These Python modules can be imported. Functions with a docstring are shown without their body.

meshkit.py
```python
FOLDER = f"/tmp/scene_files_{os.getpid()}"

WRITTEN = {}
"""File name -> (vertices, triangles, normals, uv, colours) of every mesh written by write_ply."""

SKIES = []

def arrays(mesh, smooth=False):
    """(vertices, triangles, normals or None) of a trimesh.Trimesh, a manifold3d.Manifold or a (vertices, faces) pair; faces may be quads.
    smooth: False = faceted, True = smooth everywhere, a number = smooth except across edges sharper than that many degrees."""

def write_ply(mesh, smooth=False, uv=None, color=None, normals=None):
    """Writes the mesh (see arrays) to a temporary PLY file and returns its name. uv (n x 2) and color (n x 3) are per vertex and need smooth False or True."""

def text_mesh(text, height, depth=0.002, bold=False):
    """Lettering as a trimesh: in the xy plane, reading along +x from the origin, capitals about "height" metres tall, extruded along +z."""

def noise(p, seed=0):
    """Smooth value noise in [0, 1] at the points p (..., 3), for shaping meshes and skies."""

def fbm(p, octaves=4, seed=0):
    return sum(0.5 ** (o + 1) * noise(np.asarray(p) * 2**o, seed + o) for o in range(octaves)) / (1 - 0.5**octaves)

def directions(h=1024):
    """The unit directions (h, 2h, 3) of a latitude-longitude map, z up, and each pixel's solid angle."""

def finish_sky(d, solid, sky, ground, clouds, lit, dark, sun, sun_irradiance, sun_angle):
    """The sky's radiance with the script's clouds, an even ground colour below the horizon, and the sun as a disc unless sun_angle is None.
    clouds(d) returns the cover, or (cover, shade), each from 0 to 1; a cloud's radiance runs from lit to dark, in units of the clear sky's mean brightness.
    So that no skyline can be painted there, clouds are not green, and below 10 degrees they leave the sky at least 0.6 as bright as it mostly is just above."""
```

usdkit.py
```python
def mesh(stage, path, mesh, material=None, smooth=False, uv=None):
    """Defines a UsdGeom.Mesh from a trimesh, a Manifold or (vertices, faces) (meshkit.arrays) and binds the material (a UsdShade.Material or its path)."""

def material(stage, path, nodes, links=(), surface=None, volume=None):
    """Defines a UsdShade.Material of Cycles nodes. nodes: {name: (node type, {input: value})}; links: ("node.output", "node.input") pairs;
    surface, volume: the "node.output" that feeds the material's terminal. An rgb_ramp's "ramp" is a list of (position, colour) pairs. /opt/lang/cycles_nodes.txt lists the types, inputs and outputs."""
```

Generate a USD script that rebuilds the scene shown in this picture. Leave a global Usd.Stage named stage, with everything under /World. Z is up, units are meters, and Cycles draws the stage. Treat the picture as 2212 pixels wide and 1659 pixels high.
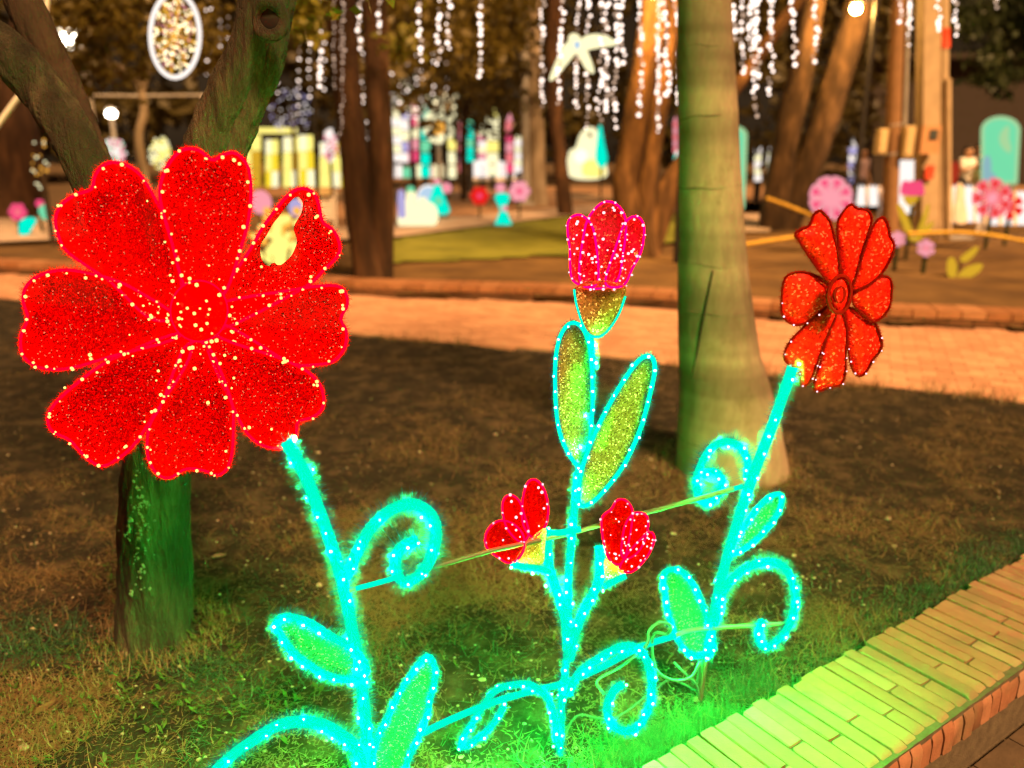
import math, numpy as np, trimesh, usdkit, meshkit
from scipy.spatial import Delaunay
from shapely.geometry import Polygon, Point, LineString
from shapely import contains_xy
from pxr import Usd, UsdGeom, UsdLux, UsdShade, Gf, Sdf, Vt

stage = Usd.Stage.CreateInMemory()
UsdGeom.SetStageUpAxis(stage, 'Z'); UsdGeom.SetStageMetersPerUnit(stage, 1.0)
UsdGeom.Xform.Define(stage, '/World'); UsdGeom.Scope.Define(stage, '/World/Looks')
rng = np.random.default_rng(7)

# ------------------------------------------------------------------ camera, sky, distant light, exposure
CAM_H, PITCH, FPX = 1.55, math.radians(16.0), 1736.0          # FPX: focal length in pixels of a 2212 x 1659 picture
EXPO = 3.0
K = 2.0 ** -EXPO                                               # lamps are given in display units
cam = UsdGeom.Camera.Define(stage, '/World/camera')
cam.AddTranslateOp().Set((0, 0, CAM_H)); cam.AddRotateXOp().Set(90 - math.degrees(PITCH))
cam.CreateFocalLengthAttr(28.0); cam.CreateHorizontalApertureAttr(2 * 28.0 * 1106 / FPX); cam.CreateVerticalApertureAttr(2 * 28.0 * 829.5 / FPX)
cam.CreateFStopAttr(28.0 / 18.0); cam.CreateFocusDistanceAttr(1.9); cam.CreateExposureAttr(EXPO)
cam.CreateClippingRangeAttr((0.05, 2000.0))
SUN_EL, SUN_AZ = math.radians(47), math.radians(152)           # the general glow of the park's lamps: from above, behind the camera on the right
dome = UsdLux.DomeLight.Define(stage, '/World/sky'); dome.GetPrim().SetCustomDataByKey('kind', 'structure')
usdkit.material(stage, '/World/Looks/night_sky', {
    's': ('sky_texture', {'sky_type': 'single_scattering', 'sun_disc': False, 'sun_elevation': SUN_EL, 'sun_rotation': SUN_AZ}),
    'b': ('rgb_to_bw', {}), 'm': ('mix', {'mix_type': 'multiply', 'fac': 1.0, 'color2': (1.0, 0.58, 0.28)}),
    'g': ('background_shader', {'strength': 0.0008})}, [('s.color', 'b.color'), ('b.val', 'm.color1'), ('m.color', 'g.color')], surface='g.background')
UsdShade.MaterialBindingAPI.Apply(dome.GetPrim()).Bind(UsdShade.Material.Get(stage, '/World/Looks/night_sky'))
sun = UsdLux.DistantLight.Define(stage, '/World/lamp_glow')
sun.CreateNormalizeAttr(True); sun.CreateIntensityAttr(0.34); sun.CreateAngleAttr(14.0); sun.CreateColorAttr((1.0, 0.54, 0.22))
sun.AddRotateXYZOp().Set((math.degrees(math.pi / 2 - SUN_EL), 0, 180 - math.degrees(SUN_AZ)))

# ------------------------------------------------------------------ helpers
def ray(u, v):
    dx, dy = (np.asarray(u, float) - 1106) / FPX, (829.5 - np.asarray(v, float)) / FPX
    c, s = math.cos(PITCH), math.sin(PITCH)
    return np.stack([dx, c + dy * s, -s + dy * c], -1)
def at(u, v, Y):
    d = ray(u, v); return np.array([0, 0, CAM_H]) + d * (np.asarray(Y, float) / d[..., 1])[..., None]
def G(u, v, z=0.0):
    d = ray(u, v); t = (z - CAM_H) / d[..., 2]; return np.array([0, 0, CAM_H]) + d * np.asarray(t)[..., None]
def px(Y, v=830):
    d = ray(1106, v); return Y / d[1] / FPX                    # metres per picture pixel at the plane y = Y
used = {}
def free(parent, name):
    k = (parent, name); used[k] = used.get(k, -1) + 1
    return f'{parent}/{name}' + (f'_{used[k]:03d}' if used[k] else '')
def tag(p, label=None, cat=None, group=None, kind=None):
    for k, v in (('label', label), ('category', cat), ('group', group), ('kind', kind)):
        if v: p.SetCustomDataByKey(k, v)
    return p
def thing(name, label, cat, loc=(0, 0, 0), group=None, rz=0.0):
    x = UsdGeom.Xform.Define(stage, free('/World', name)); x.AddTranslateOp().Set(Gf.Vec3d(*map(float, loc)))
    if rz: x.AddRotateZOp().Set(float(rz))
    p = x.GetPrim(); p_loc[str(p.GetPath())] = np.array(loc, float)
    return tag(p, label, cat, group)
p_loc = {}
def origin(p):
    for q in p.GetPath().GetPrefixes():
        if str(q) in p_loc: return p_loc[str(q)]
    return np.zeros(3)
def part(name, mesh, m, parent=None, smooth=False, label=None, cat=None, group=None, kind=None, local=False):
    if isinstance(mesh, MB): mesh = mesh.get()
    if isinstance(mesh, trimesh.Trimesh): mesh = (np.array(mesh.vertices), np.array(mesh.faces))
    v, f = np.asarray(mesh[0], float), np.asarray(mesh[1], int)
    if f.shape[1] == 4: f = np.vstack([f[:, [0, 1, 2]], f[:, [0, 2, 3]]])
    k = np.unique(f)
    if len(k) < len(v): inv = np.zeros(len(v), int); inv[k] = np.arange(len(k)); v, f = v[k], inv[f]
    if parent is not None and not local: v = v - origin(parent)
    p = usdkit.mesh(stage, free(str(parent.GetPath()) if parent is not None else '/World', name), (v, f), mat[m], smooth=smooth).GetPrim()
    return tag(p, label, cat, group, kind)
class MB:
    def __init__(s): s.v, s.f, s.n = [], [], 0
    def add(s, v, f):
        v = np.asarray(v, float); f = np.asarray(f, int)
        if f.shape[1] == 4: f = np.vstack([f[:, [0, 1, 2]], f[:, [0, 2, 3]]])
        s.v.append(v); s.f.append(f + s.n); s.n += len(v); return s
    def tm(s, m): return s.add(m.vertices, m.faces)
    def get(s): return np.vstack(s.v), np.vstack(s.f)
def box(c, size, R=None):
    m = trimesh.creation.box(size); v = np.array(m.vertices)
    if R is not None: v = v @ np.asarray(R).T
    return v + np.asarray(c), np.array(m.faces)
def spline(p, n=8, closed=False):
    p = np.asarray(p, float); N = len(p)
    q = np.vstack([p[-1:], p, p[:2]]) if closed else np.vstack([2 * p[0] - p[1], p, 2 * p[-1] - p[-2]])
    out = []
    t = np.linspace(0, 1, n, endpoint=False)[:, None]
    for i in range(N if closed else N - 1):
        a, b, c, d = q[i:i + 4]
        out.append(0.5 * (2 * b + (c - a) * t + (2 * a - 5 * b + 4 * c - d) * t ** 2 + (3 * b - a - 3 * c + d) * t ** 3))
    if not closed: out.append(p[-1:])
    return np.vstack(out)
def resample(p, step, closed=False):
    p = np.asarray(p, float)
    if closed: p = np.vstack([p, p[:1]])
    s = np.r_[0, np.cumsum(np.linalg.norm(np.diff(p, axis=0), axis=1))]
    n = max(2, int(round(s[-1] / step)) + 1); t = np.linspace(0, s[-1], n)
    q = np.stack([np.interp(t, s, p[:, k]) for k in range(p.shape[1])], 1)
    return q[:-1] if closed else q
def frames(p, closed=False):
    t = (np.roll(p, -1, 0) - np.roll(p, 1, 0)) if closed else np.gradient(p, axis=0)
    t /= np.maximum(np.linalg.norm(t, axis=1, keepdims=True), 1e-9)
    ref = np.array([0, 1.0, 0]) if abs(t[:, 1]).mean() < 0.8 else np.array([1.0, 0, 0])
    a = np.cross(t, ref); bad = np.linalg.norm(a, axis=1) < 1e-3; a[bad] = [1, 0, 0]
    a /= np.linalg.norm(a, axis=1, keepdims=True); b = np.cross(a, t)
    return t, a, b
def tube(p, r, sides=8, closed=False, cap=True, rough=0.0, rs=6.0, seed=0):
    p = np.asarray(p, float); r = np.broadcast_to(r, len(p)).astype(float); t, a, b = frames(p, closed)
    ang = np.arange(sides) / sides * 2 * np.pi
    d = np.cos(ang)[None, :, None] * a[:, None] + np.sin(ang)[None, :, None] * b[:, None]
    v = p[:, None] + d * r[:, None, None]
    if rough:
        k = meshkit.fbm(v * np.array([rs, rs, rs * 0.35]), 4, seed) - 0.5
        v = v + d * (k * 2 * rough * r[:, None])[..., None]
    n = len(p); i = np.arange(n if closed else n - 1)[:, None]; j = np.arange(sides)[None]
    q = np.stack([i * sides + j, i * sides + (j + 1) % sides, ((i + 1) % n) * sides + (j + 1) % sides, ((i + 1) % n) * sides + j], -1).reshape(-1, 4)
    f = np.vstack([q[:, [0, 2, 1]], q[:, [0, 3, 2]]]); v = v.reshape(-1, 3)
    if cap and not closed:
        for c0, ring, fl in ((p[0], np.arange(sides), 0), (p[-1], (n - 1) * sides + np.arange(sides), 1)):
            v = np.vstack([v, c0]); c = len(v) - 1; nx = np.roll(ring, -1)
            f = np.vstack([f, np.stack([np.full(sides, c), ring if fl else nx, nx if fl else ring], 1)])
    return v, f
def sheet(outline, Y, bowl=0.0, step=9.0, hole=None, tilt=None, sharp=1.0, wobble=0.0, seed=0):
    """A cloth stretched in an outline (picture pixels) standing at about y = Y, its middle pushed back by bowl."""
    poly = Polygon(outline).buffer(0)
    if hole is not None: poly = poly.difference(Polygon(hole).buffer(0))
    if poly.geom_type != 'Polygon': poly = max(poly.geoms, key=lambda g: g.area)
    rings = [np.array(poly.exterior.coords)[:-1]] + [np.array(r.coords)[:-1] for r in poly.interiors]
    bp = np.vstack([resample(r, step, True) for r in rings])
    x0, y0, x1, y1 = poly.bounds
    gx, gy = np.meshgrid(np.arange(x0, x1, step), np.arange(y0, y1, step)); gp = np.stack([gx.ravel(), gy.ravel()], 1) + rng.uniform(-.2, .2, (gx.size, 2)) * step
    inner = poly.buffer(-step * 0.55); gp = gp[contains_xy(inner, gp[:, 0], gp[:, 1])] if not inner.is_empty else gp[:0]
    P = np.vstack([bp, gp]); tri = Delaunay(P).simplices; c = P[tri].mean(1); tri = tri[contains_xy(poly, c[:, 0], c[:, 1])]
    bd = Polygon(outline).buffer(0).exterior; dist = np.array([bd.distance(Point(q)) for q in P]); dm = max(dist.max(), 1e-6)
    off = bowl * (1 - (1 - np.clip(dist / dm, 0, 1)) ** 2) ** sharp
    y = Y + off + (tilt(P) if tilt else 0)
    if wobble: y = y + wobble * (meshkit.noise(np.c_[P / 30, np.zeros(len(P))], seed) - .5)
    v = at(P[:, 0], P[:, 1], y)
    a, b, c = v[tri[:, 0]], v[tri[:, 1]], v[tri[:, 2]]; n = np.cross(b - a, c - a)
    flip = n[:, 1] > 0; tri[flip] = tri[flip][:, ::-1]
    return v, tri
_ico = trimesh.creation.icosphere(0); _ico1 = trimesh.creation.icosphere(1)
def beads(pts, r, fine=False, jit=0.25):
    b = _ico1 if fine else _ico; mb = MB(); pts = np.asarray(pts, float)
    for q, k in zip(pts, rng.uniform(1 - jit, 1 + jit, len(pts))): mb.add(np.array(b.vertices) * r * k + q, b.faces)
    return mb
def tinsel(p, r0, r1, per_m=2400, width=0.00038, closed=False, pw=1.7):
    per_m = per_m * 4.5; r1 = r1 * 1.25
    p = np.asarray(p, float); q = np.vstack([p, p[:1]]) if closed else p
    seg = np.linalg.norm(np.diff(q, axis=0), axis=1); L = seg.sum(); n = int(L * per_m); s = rng.uniform(0, L, n); cs = np.r_[0, np.cumsum(seg)]
    i = np.clip(np.searchsorted(cs, s) - 1, 0, len(seg) - 1); w = ((s - cs[i]) / np.maximum(seg[i], 1e-9))[:, None]
    c = q[i] * (1 - w) + q[i + 1] * w; t = (q[i + 1] - q[i]) / np.maximum(seg[i], 1e-9)[:, None]
    d = rng.normal(size=(n, 3)); d -= (d * t).sum(1, keepdims=True) * t * 0.6; d /= np.linalg.norm(d, axis=1, keepdims=True)
    sd = np.cross(d, rng.normal(size=(n, 3))); sd /= np.linalg.norm(sd, axis=1, keepdims=True)
    ln = r0 + (r1 - r0) * rng.uniform(0, 1, n)[:, None] ** pw
    v = np.stack([c + d * r0 * .6 - sd * width, c + d * r0 * .6 + sd * width, c + d * ln], 1).reshape(-1, 3)
    return v, np.arange(3 * n).reshape(-1, 3)

# ------------------------------------------------------------------ materials
mat = {}
def M(name, nodes, links, surface='p.BSDF'):
    mat[name] = usdkit.material(stage, '/World/Looks/' + name, nodes, links, surface=surface)
def rough_mat(name, c0, c1, scale=8.0, rough=0.8, bump=0.3, dist=0.02, c2=None, stretch=(1, 1, 1), detail=8.0, spec=0.3, fine=None):
    ramp = [(0.3, c0), (0.7, c1)] if c2 is None else [(0.28, c0), (0.5, c1), (0.72, c2)]
    n = {'g': ('geometry', {}), 'm': ('mapping', {'scale': stretch}), 'n': ('noise_texture', {'scale': scale, 'detail': detail, 'roughness': 0.62}),
         'r': ('rgb_ramp', {'ramp': ramp}), 'n2': ('noise_texture', {'scale': fine or scale * 6, 'detail': 6.0, 'roughness': 0.65}),
         'b': ('bump', {'strength': bump, 'distance': dist}), 'p': ('principled_bsdf', {'roughness': rough, 'specular_ior_level': spec})}
    M(name, n, [('g.position', 'm.vector'), ('m.vector', 'n.vector'), ('m.vector', 'n2.vector'), ('n.fac', 'r.fac'), ('r.color', 'p.base_color'), ('n2.fac', 'b.height'), ('b.normal', 'p.normal')])
def emit(name, c, s=1.0, sides=None):
    M(name, {'p': ('emission', {'color': c, 'strength': s * K})}, [], surface='p.emission')
def plain(name, c, rough=0.6, metal=0.0, var=0.15):
    rough_mat(name, tuple(np.array(c) * (1 - var)), tuple(np.array(c) * (1 + var)), 5.0, rough, 0.08, 0.01)
    if metal: pass
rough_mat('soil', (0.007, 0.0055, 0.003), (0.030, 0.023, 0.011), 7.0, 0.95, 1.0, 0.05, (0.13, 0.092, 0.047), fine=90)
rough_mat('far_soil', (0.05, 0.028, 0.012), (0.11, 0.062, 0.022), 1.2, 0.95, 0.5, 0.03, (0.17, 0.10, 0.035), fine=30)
rough_mat('far_grass', (0.08, 0.09, 0.012), (0.15, 0.165, 0.02), 1.0, 0.95, 0.5, 0.03, (0.22, 0.23, 0.035), fine=30)
rough_mat('park_ground', (0.05, 0.032, 0.018), (0.11, 0.07, 0.035), 0.5, 0.95, 0.4, 0.03, fine=10)
rough_mat('pale_paving', (0.36, 0.27, 0.21), (0.48, 0.38, 0.31), 1.5, 0.8, 0.1, 0.01)
rough_mat('brown_paving', (0.20, 0.11, 0.06), (0.30, 0.18, 0.10), 1.5, 0.8, 0.1, 0.01)
rough_mat('outer_paving', (0.05, 0.035, 0.022), (0.10, 0.068, 0.042), 6.0, 0.9, 0.4, 0.01)
rough_mat('mortar', (0.06, 0.045, 0.03), (0.11, 0.085, 0.055), 30.0, 0.95, 0.5, 0.01)
def brick_mat(name, c):
    c = np.array(c)
    n = {'g': ('geometry', {}), 'n': ('noise_texture', {'scale': 26.0, 'detail': 8.0, 'roughness': 0.65}), 'r': ('rgb_ramp', {'ramp': [(0.25, tuple(c * 0.72)), (0.5, tuple(c)), (0.75, tuple(c * 1.2))]}),
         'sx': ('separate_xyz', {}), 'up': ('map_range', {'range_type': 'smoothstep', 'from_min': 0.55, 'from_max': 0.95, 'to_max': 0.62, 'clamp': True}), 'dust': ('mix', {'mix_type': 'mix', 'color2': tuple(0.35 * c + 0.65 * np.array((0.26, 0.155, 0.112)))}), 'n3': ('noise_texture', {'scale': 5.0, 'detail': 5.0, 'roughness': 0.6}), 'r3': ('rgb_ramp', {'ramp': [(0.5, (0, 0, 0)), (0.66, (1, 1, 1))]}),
         'mx': ('mix', {'mix_type': 'mix', 'color2': (0.10, 0.095, 0.05)}), 'n2': ('noise_texture', {'scale': 160.0, 'detail': 5.0, 'roughness': 0.7}),
         'fm': ('math', {'math_type': 'multiply', 'value2': 0.45}),
         'b': ('bump', {'strength': 0.5, 'distance': 0.006}), 'p': ('principled_bsdf', {'roughness': 0.85, 'specular_ior_level': 0.3})}
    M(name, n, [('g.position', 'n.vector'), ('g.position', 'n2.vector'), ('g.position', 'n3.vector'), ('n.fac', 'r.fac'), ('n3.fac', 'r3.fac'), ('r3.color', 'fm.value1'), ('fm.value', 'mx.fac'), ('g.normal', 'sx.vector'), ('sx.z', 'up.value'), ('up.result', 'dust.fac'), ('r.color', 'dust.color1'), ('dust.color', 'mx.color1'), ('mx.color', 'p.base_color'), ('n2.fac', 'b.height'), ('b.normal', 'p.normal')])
for i, c in enumerate([(0.22, 0.092, 0.05), (0.26, 0.12, 0.068), (0.18, 0.072, 0.038), (0.28, 0.15, 0.095), (0.23, 0.08, 0.046)]): brick_mat(f'brick_{"abcde"[i]}', c)
for i, c in enumerate([(0.46, 0.25, 0.155), (0.51, 0.29, 0.18), (0.41, 0.215, 0.13)]): rough_mat(f'paver_{"abc"[i]}', tuple(np.array(c) * .85), tuple(np.array(c) * 1.12), 9.0, 0.8, 0.2, 0.004)
for i, c in enumerate([(0.10, 0.045, 0.02), (0.13, 0.06, 0.027), (0.08, 0.036, 0.017)]): rough_mat(f'kerb_shaded_{"abc"[i]}', tuple(np.array(c) * .7), tuple(np.array(c) * 1.3), 7.0, 0.9, 0.3, 0.006)  # darker copies of the kerb brick: front-face shade put into the colour
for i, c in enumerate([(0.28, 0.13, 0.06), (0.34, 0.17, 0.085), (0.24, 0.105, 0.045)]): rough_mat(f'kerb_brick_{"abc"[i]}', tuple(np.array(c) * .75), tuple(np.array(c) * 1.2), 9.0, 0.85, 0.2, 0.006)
rough_mat('bark_front', (0.018, 0.015, 0.008), (0.045, 0.039, 0.021), 14.0, 0.95, 1.0, 0.05, (0.13, 0.115, 0.066), stretch=(1, 1, 0.2), fine=110)
rough_mat('bark_red', (0.018, 0.009, 0.005), (0.055, 0.026, 0.012), 6.0, 0.95, 1.0, 0.04, (0.13, 0.062, 0.028), stretch=(1, 1, 0.25), fine=30)
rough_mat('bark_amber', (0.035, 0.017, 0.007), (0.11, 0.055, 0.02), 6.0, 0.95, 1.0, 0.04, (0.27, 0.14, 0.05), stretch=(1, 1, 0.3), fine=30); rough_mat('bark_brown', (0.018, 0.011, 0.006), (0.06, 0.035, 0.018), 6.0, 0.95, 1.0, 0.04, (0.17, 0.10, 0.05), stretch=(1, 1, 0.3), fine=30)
rough_mat('bark_pale', (0.20, 0.15, 0.10), (0.30, 0.24, 0.17), 5.0, 0.9, 0.4, 0.02, (0.4, 0.33, 0.25), stretch=(1, 1, 0.3))
rough_mat('bark_dark', (0.02, 0.012, 0.008), (0.045, 0.028, 0.016), 6.0, 0.95, 0.6, 0.03, stretch=(1, 1, 0.3))
M('palm_bark', {'g': ('geometry', {}), 'm1': ('mapping', {'scale': (2.4, 2.4, 0.7)}), 'm2': ('mapping', {'scale': (0.25, 0.25, 3.2)}), 'n1': ('noise_texture', {'scale': 9.0, 'detail': 8.0, 'roughness': 0.7}),
    'n2': ('noise_texture', {'scale': 1.0, 'detail': 3.0}), 'n3': ('noise_texture', {'scale': 5.0, 'detail': 8.0, 'roughness': 0.7}), 'r1': ('rgb_ramp', {'ramp': [(0.28, (0.165, 0.128, 0.095)), (0.5, (0.22, 0.172, 0.13)), (0.74, (0.28, 0.222, 0.17))]}),
    'r2': ('rgb_ramp', {'ramp': [(0.4, (0.5, 0.46, 0.40)), (0.58, (1.15, 1.1, 1.0))]}), 'mx': ('mix', {'mix_type': 'multiply', 'fac': 0.9}), 'r3': ('rgb_ramp', {'ramp': [(0.55, (1, 1, 1)), (0.72, (0.62, 0.66, 0.5))]}), 'mx2': ('mix', {'mix_type': 'multiply', 'fac': 0.8}),
    'b': ('bump', {'strength': 0.5, 'distance': 0.006}), 'p': ('principled_bsdf', {'roughness': 0.85, 'specular_ior_level': 0.25})},
  [('g.position', 'm1.vector'), ('g.position', 'm2.vector'), ('m1.vector', 'n1.vector'), ('m2.vector', 'n2.vector'), ('g.position', 'n3.vector'), ('n1.fac', 'r1.fac'), ('n2.fac', 'r2.fac'), ('n3.fac', 'r3.fac'), ('r1.color', 'mx.color1'), ('r2.color', 'mx.color2'), ('mx.color', 'mx2.color1'), ('r3.color', 'mx2.color2'), ('mx2.color', 'p.base_color'), ('n1.fac', 'b.height'), ('b.normal', 'p.normal')])
plain('lichen', (0.15, 0.155, 0.115), 0.95)
plain('knot_dark', (0.008, 0.006, 0.004), 0.95)
plain('ring_dark', (0.10, 0.083, 0.052), 0.9, var=.3)
def leaf_mat(name, c, tr=0.35):
    c = np.array(c)
    n = {'o': ('geometry', {}), 'r': ('rgb_ramp', {'ramp': [(0.0, tuple(c * 0.55)), (0.6, tuple(c)), (1.0, tuple(c * 1.7))]}),
         'd': ('principled_bsdf', {'roughness': 0.5, 'specular_ior_level': 0.4}), 't': ('translucent_bsdf', {}), 'x': ('mix_closure', {'fac': tr})}
    M(name, n, [('o.random_per_island', 'r.fac'), ('r.color', 'd.base_color'), ('r.color', 't.color'), ('d.BSDF', 'x.closure1'), ('t.BSDF', 'x.closure2')], surface='x.closure')
leaf_mat('leaf_amber', (0.17, 0.125, 0.016)); leaf_mat('leaf_bright', (0.30, 0.27, 0.028)); leaf_mat('leaf_dark', (0.095, 0.072, 0.012)); leaf_mat('leaf_green', (0.05, 0.075, 0.025))
leaf_mat('dry_blade', (0.36, 0.25, 0.11)); leaf_mat('green_blade', (0.07, 0.18, 0.08)); leaf_mat('sprout', (0.12, 0.19, 0.04)); leaf_mat('dead_leaf', (0.42, 0.33, 0.19)); leaf_mat('twig_bits', (0.27, 0.18, 0.09))
# light sculptures
NEON = (0.0, 1.0, 0.50); 
emit('neon', NEON, 1.35); emit('neon_dim', (0.0, 1.0, 0.30), 3.0); emit('led_cyan', (0.0006, 1.0, 0.075), 11500.0); emit('led_dim', (0.04, 1.0, 0.4), 120.0)
emit('red_rope', (1.0, 0.0, 0.0002), 215.0); emit('led_yellow', (1.0, 0.72, 0.18), 1.7); emit('glint_glow', (1.0, 0.26, 0.10), 1.1)
emit('pink_rope', (1.0, 0.0, 0.012), 26.0); emit('bud_rope', (1.0, 0.0, 0.0012), 90.0); emit('led_pink', (1.0, 0.55, 0.60), 1.6)
def tinsel_mat(name, c, tr=0.5):
    M(name, {'d': ('principled_bsdf', {'base_color': c, 'roughness': 0.4, 'specular_ior_level': 0.02}), 't': ('translucent_bsdf', {'color': c}), 'x': ('mix_closure', {'fac': tr})},
      [('d.BSDF', 'x.closure1'), ('t.BSDF', 'x.closure2')], surface='x.closure')
tinsel_mat('tinsel_green', (0.003, 0.10, 0.26)); tinsel_mat('tinsel_maroon', (0.34, 0.014, 0.006)); tinsel_mat('glow_strands_red', (0.12, 0.0004, 0.0004))
def glitter(name, c0, c1, c2, scale=260.0, clear=0.0, rough=0.45, tr=0.4, spec=0.5):
    """glitter cloth: every flake its own tone and its own tilt; clear is the share of the open mesh between the threads"""
    n = {'g': ('geometry', {}), 'v': ('voronoi_texture', {'scale': scale}), 'sp': ('separate_color', {}), 'r': ('rgb_ramp', {'ramp': [(0.0, c0), (0.55, c1), (0.86, c1), (0.97, c2), (1.0, c2)]}),
         'b': ('bump', {'strength': 0.6, 'distance': 0.002}), 'd': ('principled_bsdf', {'roughness': rough, 'specular_ior_level': spec}), 't': ('translucent_bsdf', {}), 'x': ('mix_closure', {'fac': tr}),
         'c': ('transparent_bsdf', {}), 'y': ('mix_closure', {'fac': clear})}
    M(name, n, [('g.position', 'v.vector'), ('v.color', 'sp.color'), ('sp.r', 'r.fac'), ('r.color', 'd.base_color'), ('r.color', 't.color'), ('sp.g', 'b.height'), ('b.normal', 'd.normal'),
                ('d.BSDF', 'x.closure1'), ('t.BSDF', 'x.closure2'), ('x.closure', 'y.closure1'), ('c.BSDF', 'y.closure2')], surface='y.closure')
glitter('red_mesh', (0.085, 0.0, 0.0), (0.15, 0.0001, 0.0001), (0.32, 0.003, 0.001), 300.0, 0.015, spec=0.0)
glitter('red_cloth', (0.5, 0.005, 0.002), (0.95, 0.016, 0.004), (1.0, 0.16, 0.08), 190.0, 0.0, tr=0.15, spec=0.08)
glitter('magenta_mesh', (0.2, 0.0005, 0.02), (0.42, 0.001, 0.06), (0.9, 0.2, 0.2), 240.0, 0.06, spec=0.1)
glitter('gold_green', (0.10, 0.05, 0.01), (0.34, 0.18, 0.04), (0.95, 0.7, 0.4), 300.0, 0.05)
glitter('green_mesh', (0.004, 0.035, 0.02), (0.014, 0.085, 0.06), (0.35, 0.3, 0.12), 300.0, 0.08, spec=0.15)
glitter('bronze', (0.10, 0.04, 0.01), (0.30, 0.13, 0.035), (0.9, 0.6, 0.3), 260.0, 0.0)
plain('rod_metal', (0.075, 0.05, 0.035), 0.55); plain('cable', (0.04, 0.06, 0.055), 0.6)
# background
emit('bulb_white', (1.0, 0.78, 0.66), 3.2); emit('bulb_dim', (1.0, 0.66, 0.46), 1.1); emit('bulb_warm', (1.0, 0.80, 0.46), 2.6)
for nm, c, s in (('lit_yellow', (1.0, 0.70, 0.03), 1.1), ('lit_pale_yellow', (1.0, 0.84, 0.20), 1.25), ('lit_cream', (1.0, 0.90, 0.52), 1.25), ('lit_teal', (0.0, 0.92, 0.66), 1.0), ('lit_pink', (1.0, 0.22, 0.24), 1.0),
                 ('lit_rose', (1.0, 0.36, 0.42), 1.0), ('lit_hot_pink', (0.95, 0.08, 0.20), 1.0), ('lit_red', (0.95, 0.02, 0.015), 0.9), ('lit_white', (1.0, 0.88, 0.80), 1.2), ('lit_blue', (0.55, 0.75, 0.95), 0.9), ('lit_lilac', (0.6, 0.52, 0.9), 0.8),
                 ('lit_mint', (0.20, 0.78, 0.42), 0.95), ('lit_moon', (0.5, 0.86, 0.42), 0.8), ('lit_castle', (0.34, 0.60, 0.66), 0.8), ('lit_orange', (1.0, 0.45, 0.06), 1.2), ('lit_gold', (0.9, 0.5, 0.03), 0.8)): emit(nm, c, s)
plain('black_metal', (0.02, 0.018, 0.018), 0.5); plain('grey_metal', (0.32, 0.31, 0.30), 0.5); plain('white_paint', (0.75, 0.70, 0.66), 0.6); plain('pole_wood', (0.22, 0.12, 0.055), 0.85); plain('pole_concrete', (0.42, 0.32, 0.20), 0.85)
plain('meter_box', (0.55, 0.42, 0.22), 0.6); plain('box_orange', (0.5, 0.27, 0.13), 0.6); plain('dark_glass', (0.06, 0.07, 0.07), 0.3); plain('red_band', (0.6, 0.07, 0.03), 0.6); plain('rope_yellow', (0.55, 0.34, 0.05), 0.85); plain('wire_dark', (0.03, 0.022, 0.02), 0.7)
plain('skin', (0.42, 0.24, 0.15), 0.6); plain('hair_dark', (0.02, 0.014, 0.01), 0.7); plain('shirt_white', (0.7, 0.68, 0.66), 0.8); plain('trousers_dark', (0.03, 0.03, 0.04), 0.8); plain('shirt_mauve', (0.36, 0.26, 0.30), 0.8); plain('shirt_black', (0.03, 0.025, 0.03), 0.8); plain('dress_tan', (0.46, 0.34, 0.18), 0.8); plain('dark_wall', (0.03, 0.022, 0.018), 0.9); plain('maroon_cloth', (0.16, 0.012, 0.01), 0.8)

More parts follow.
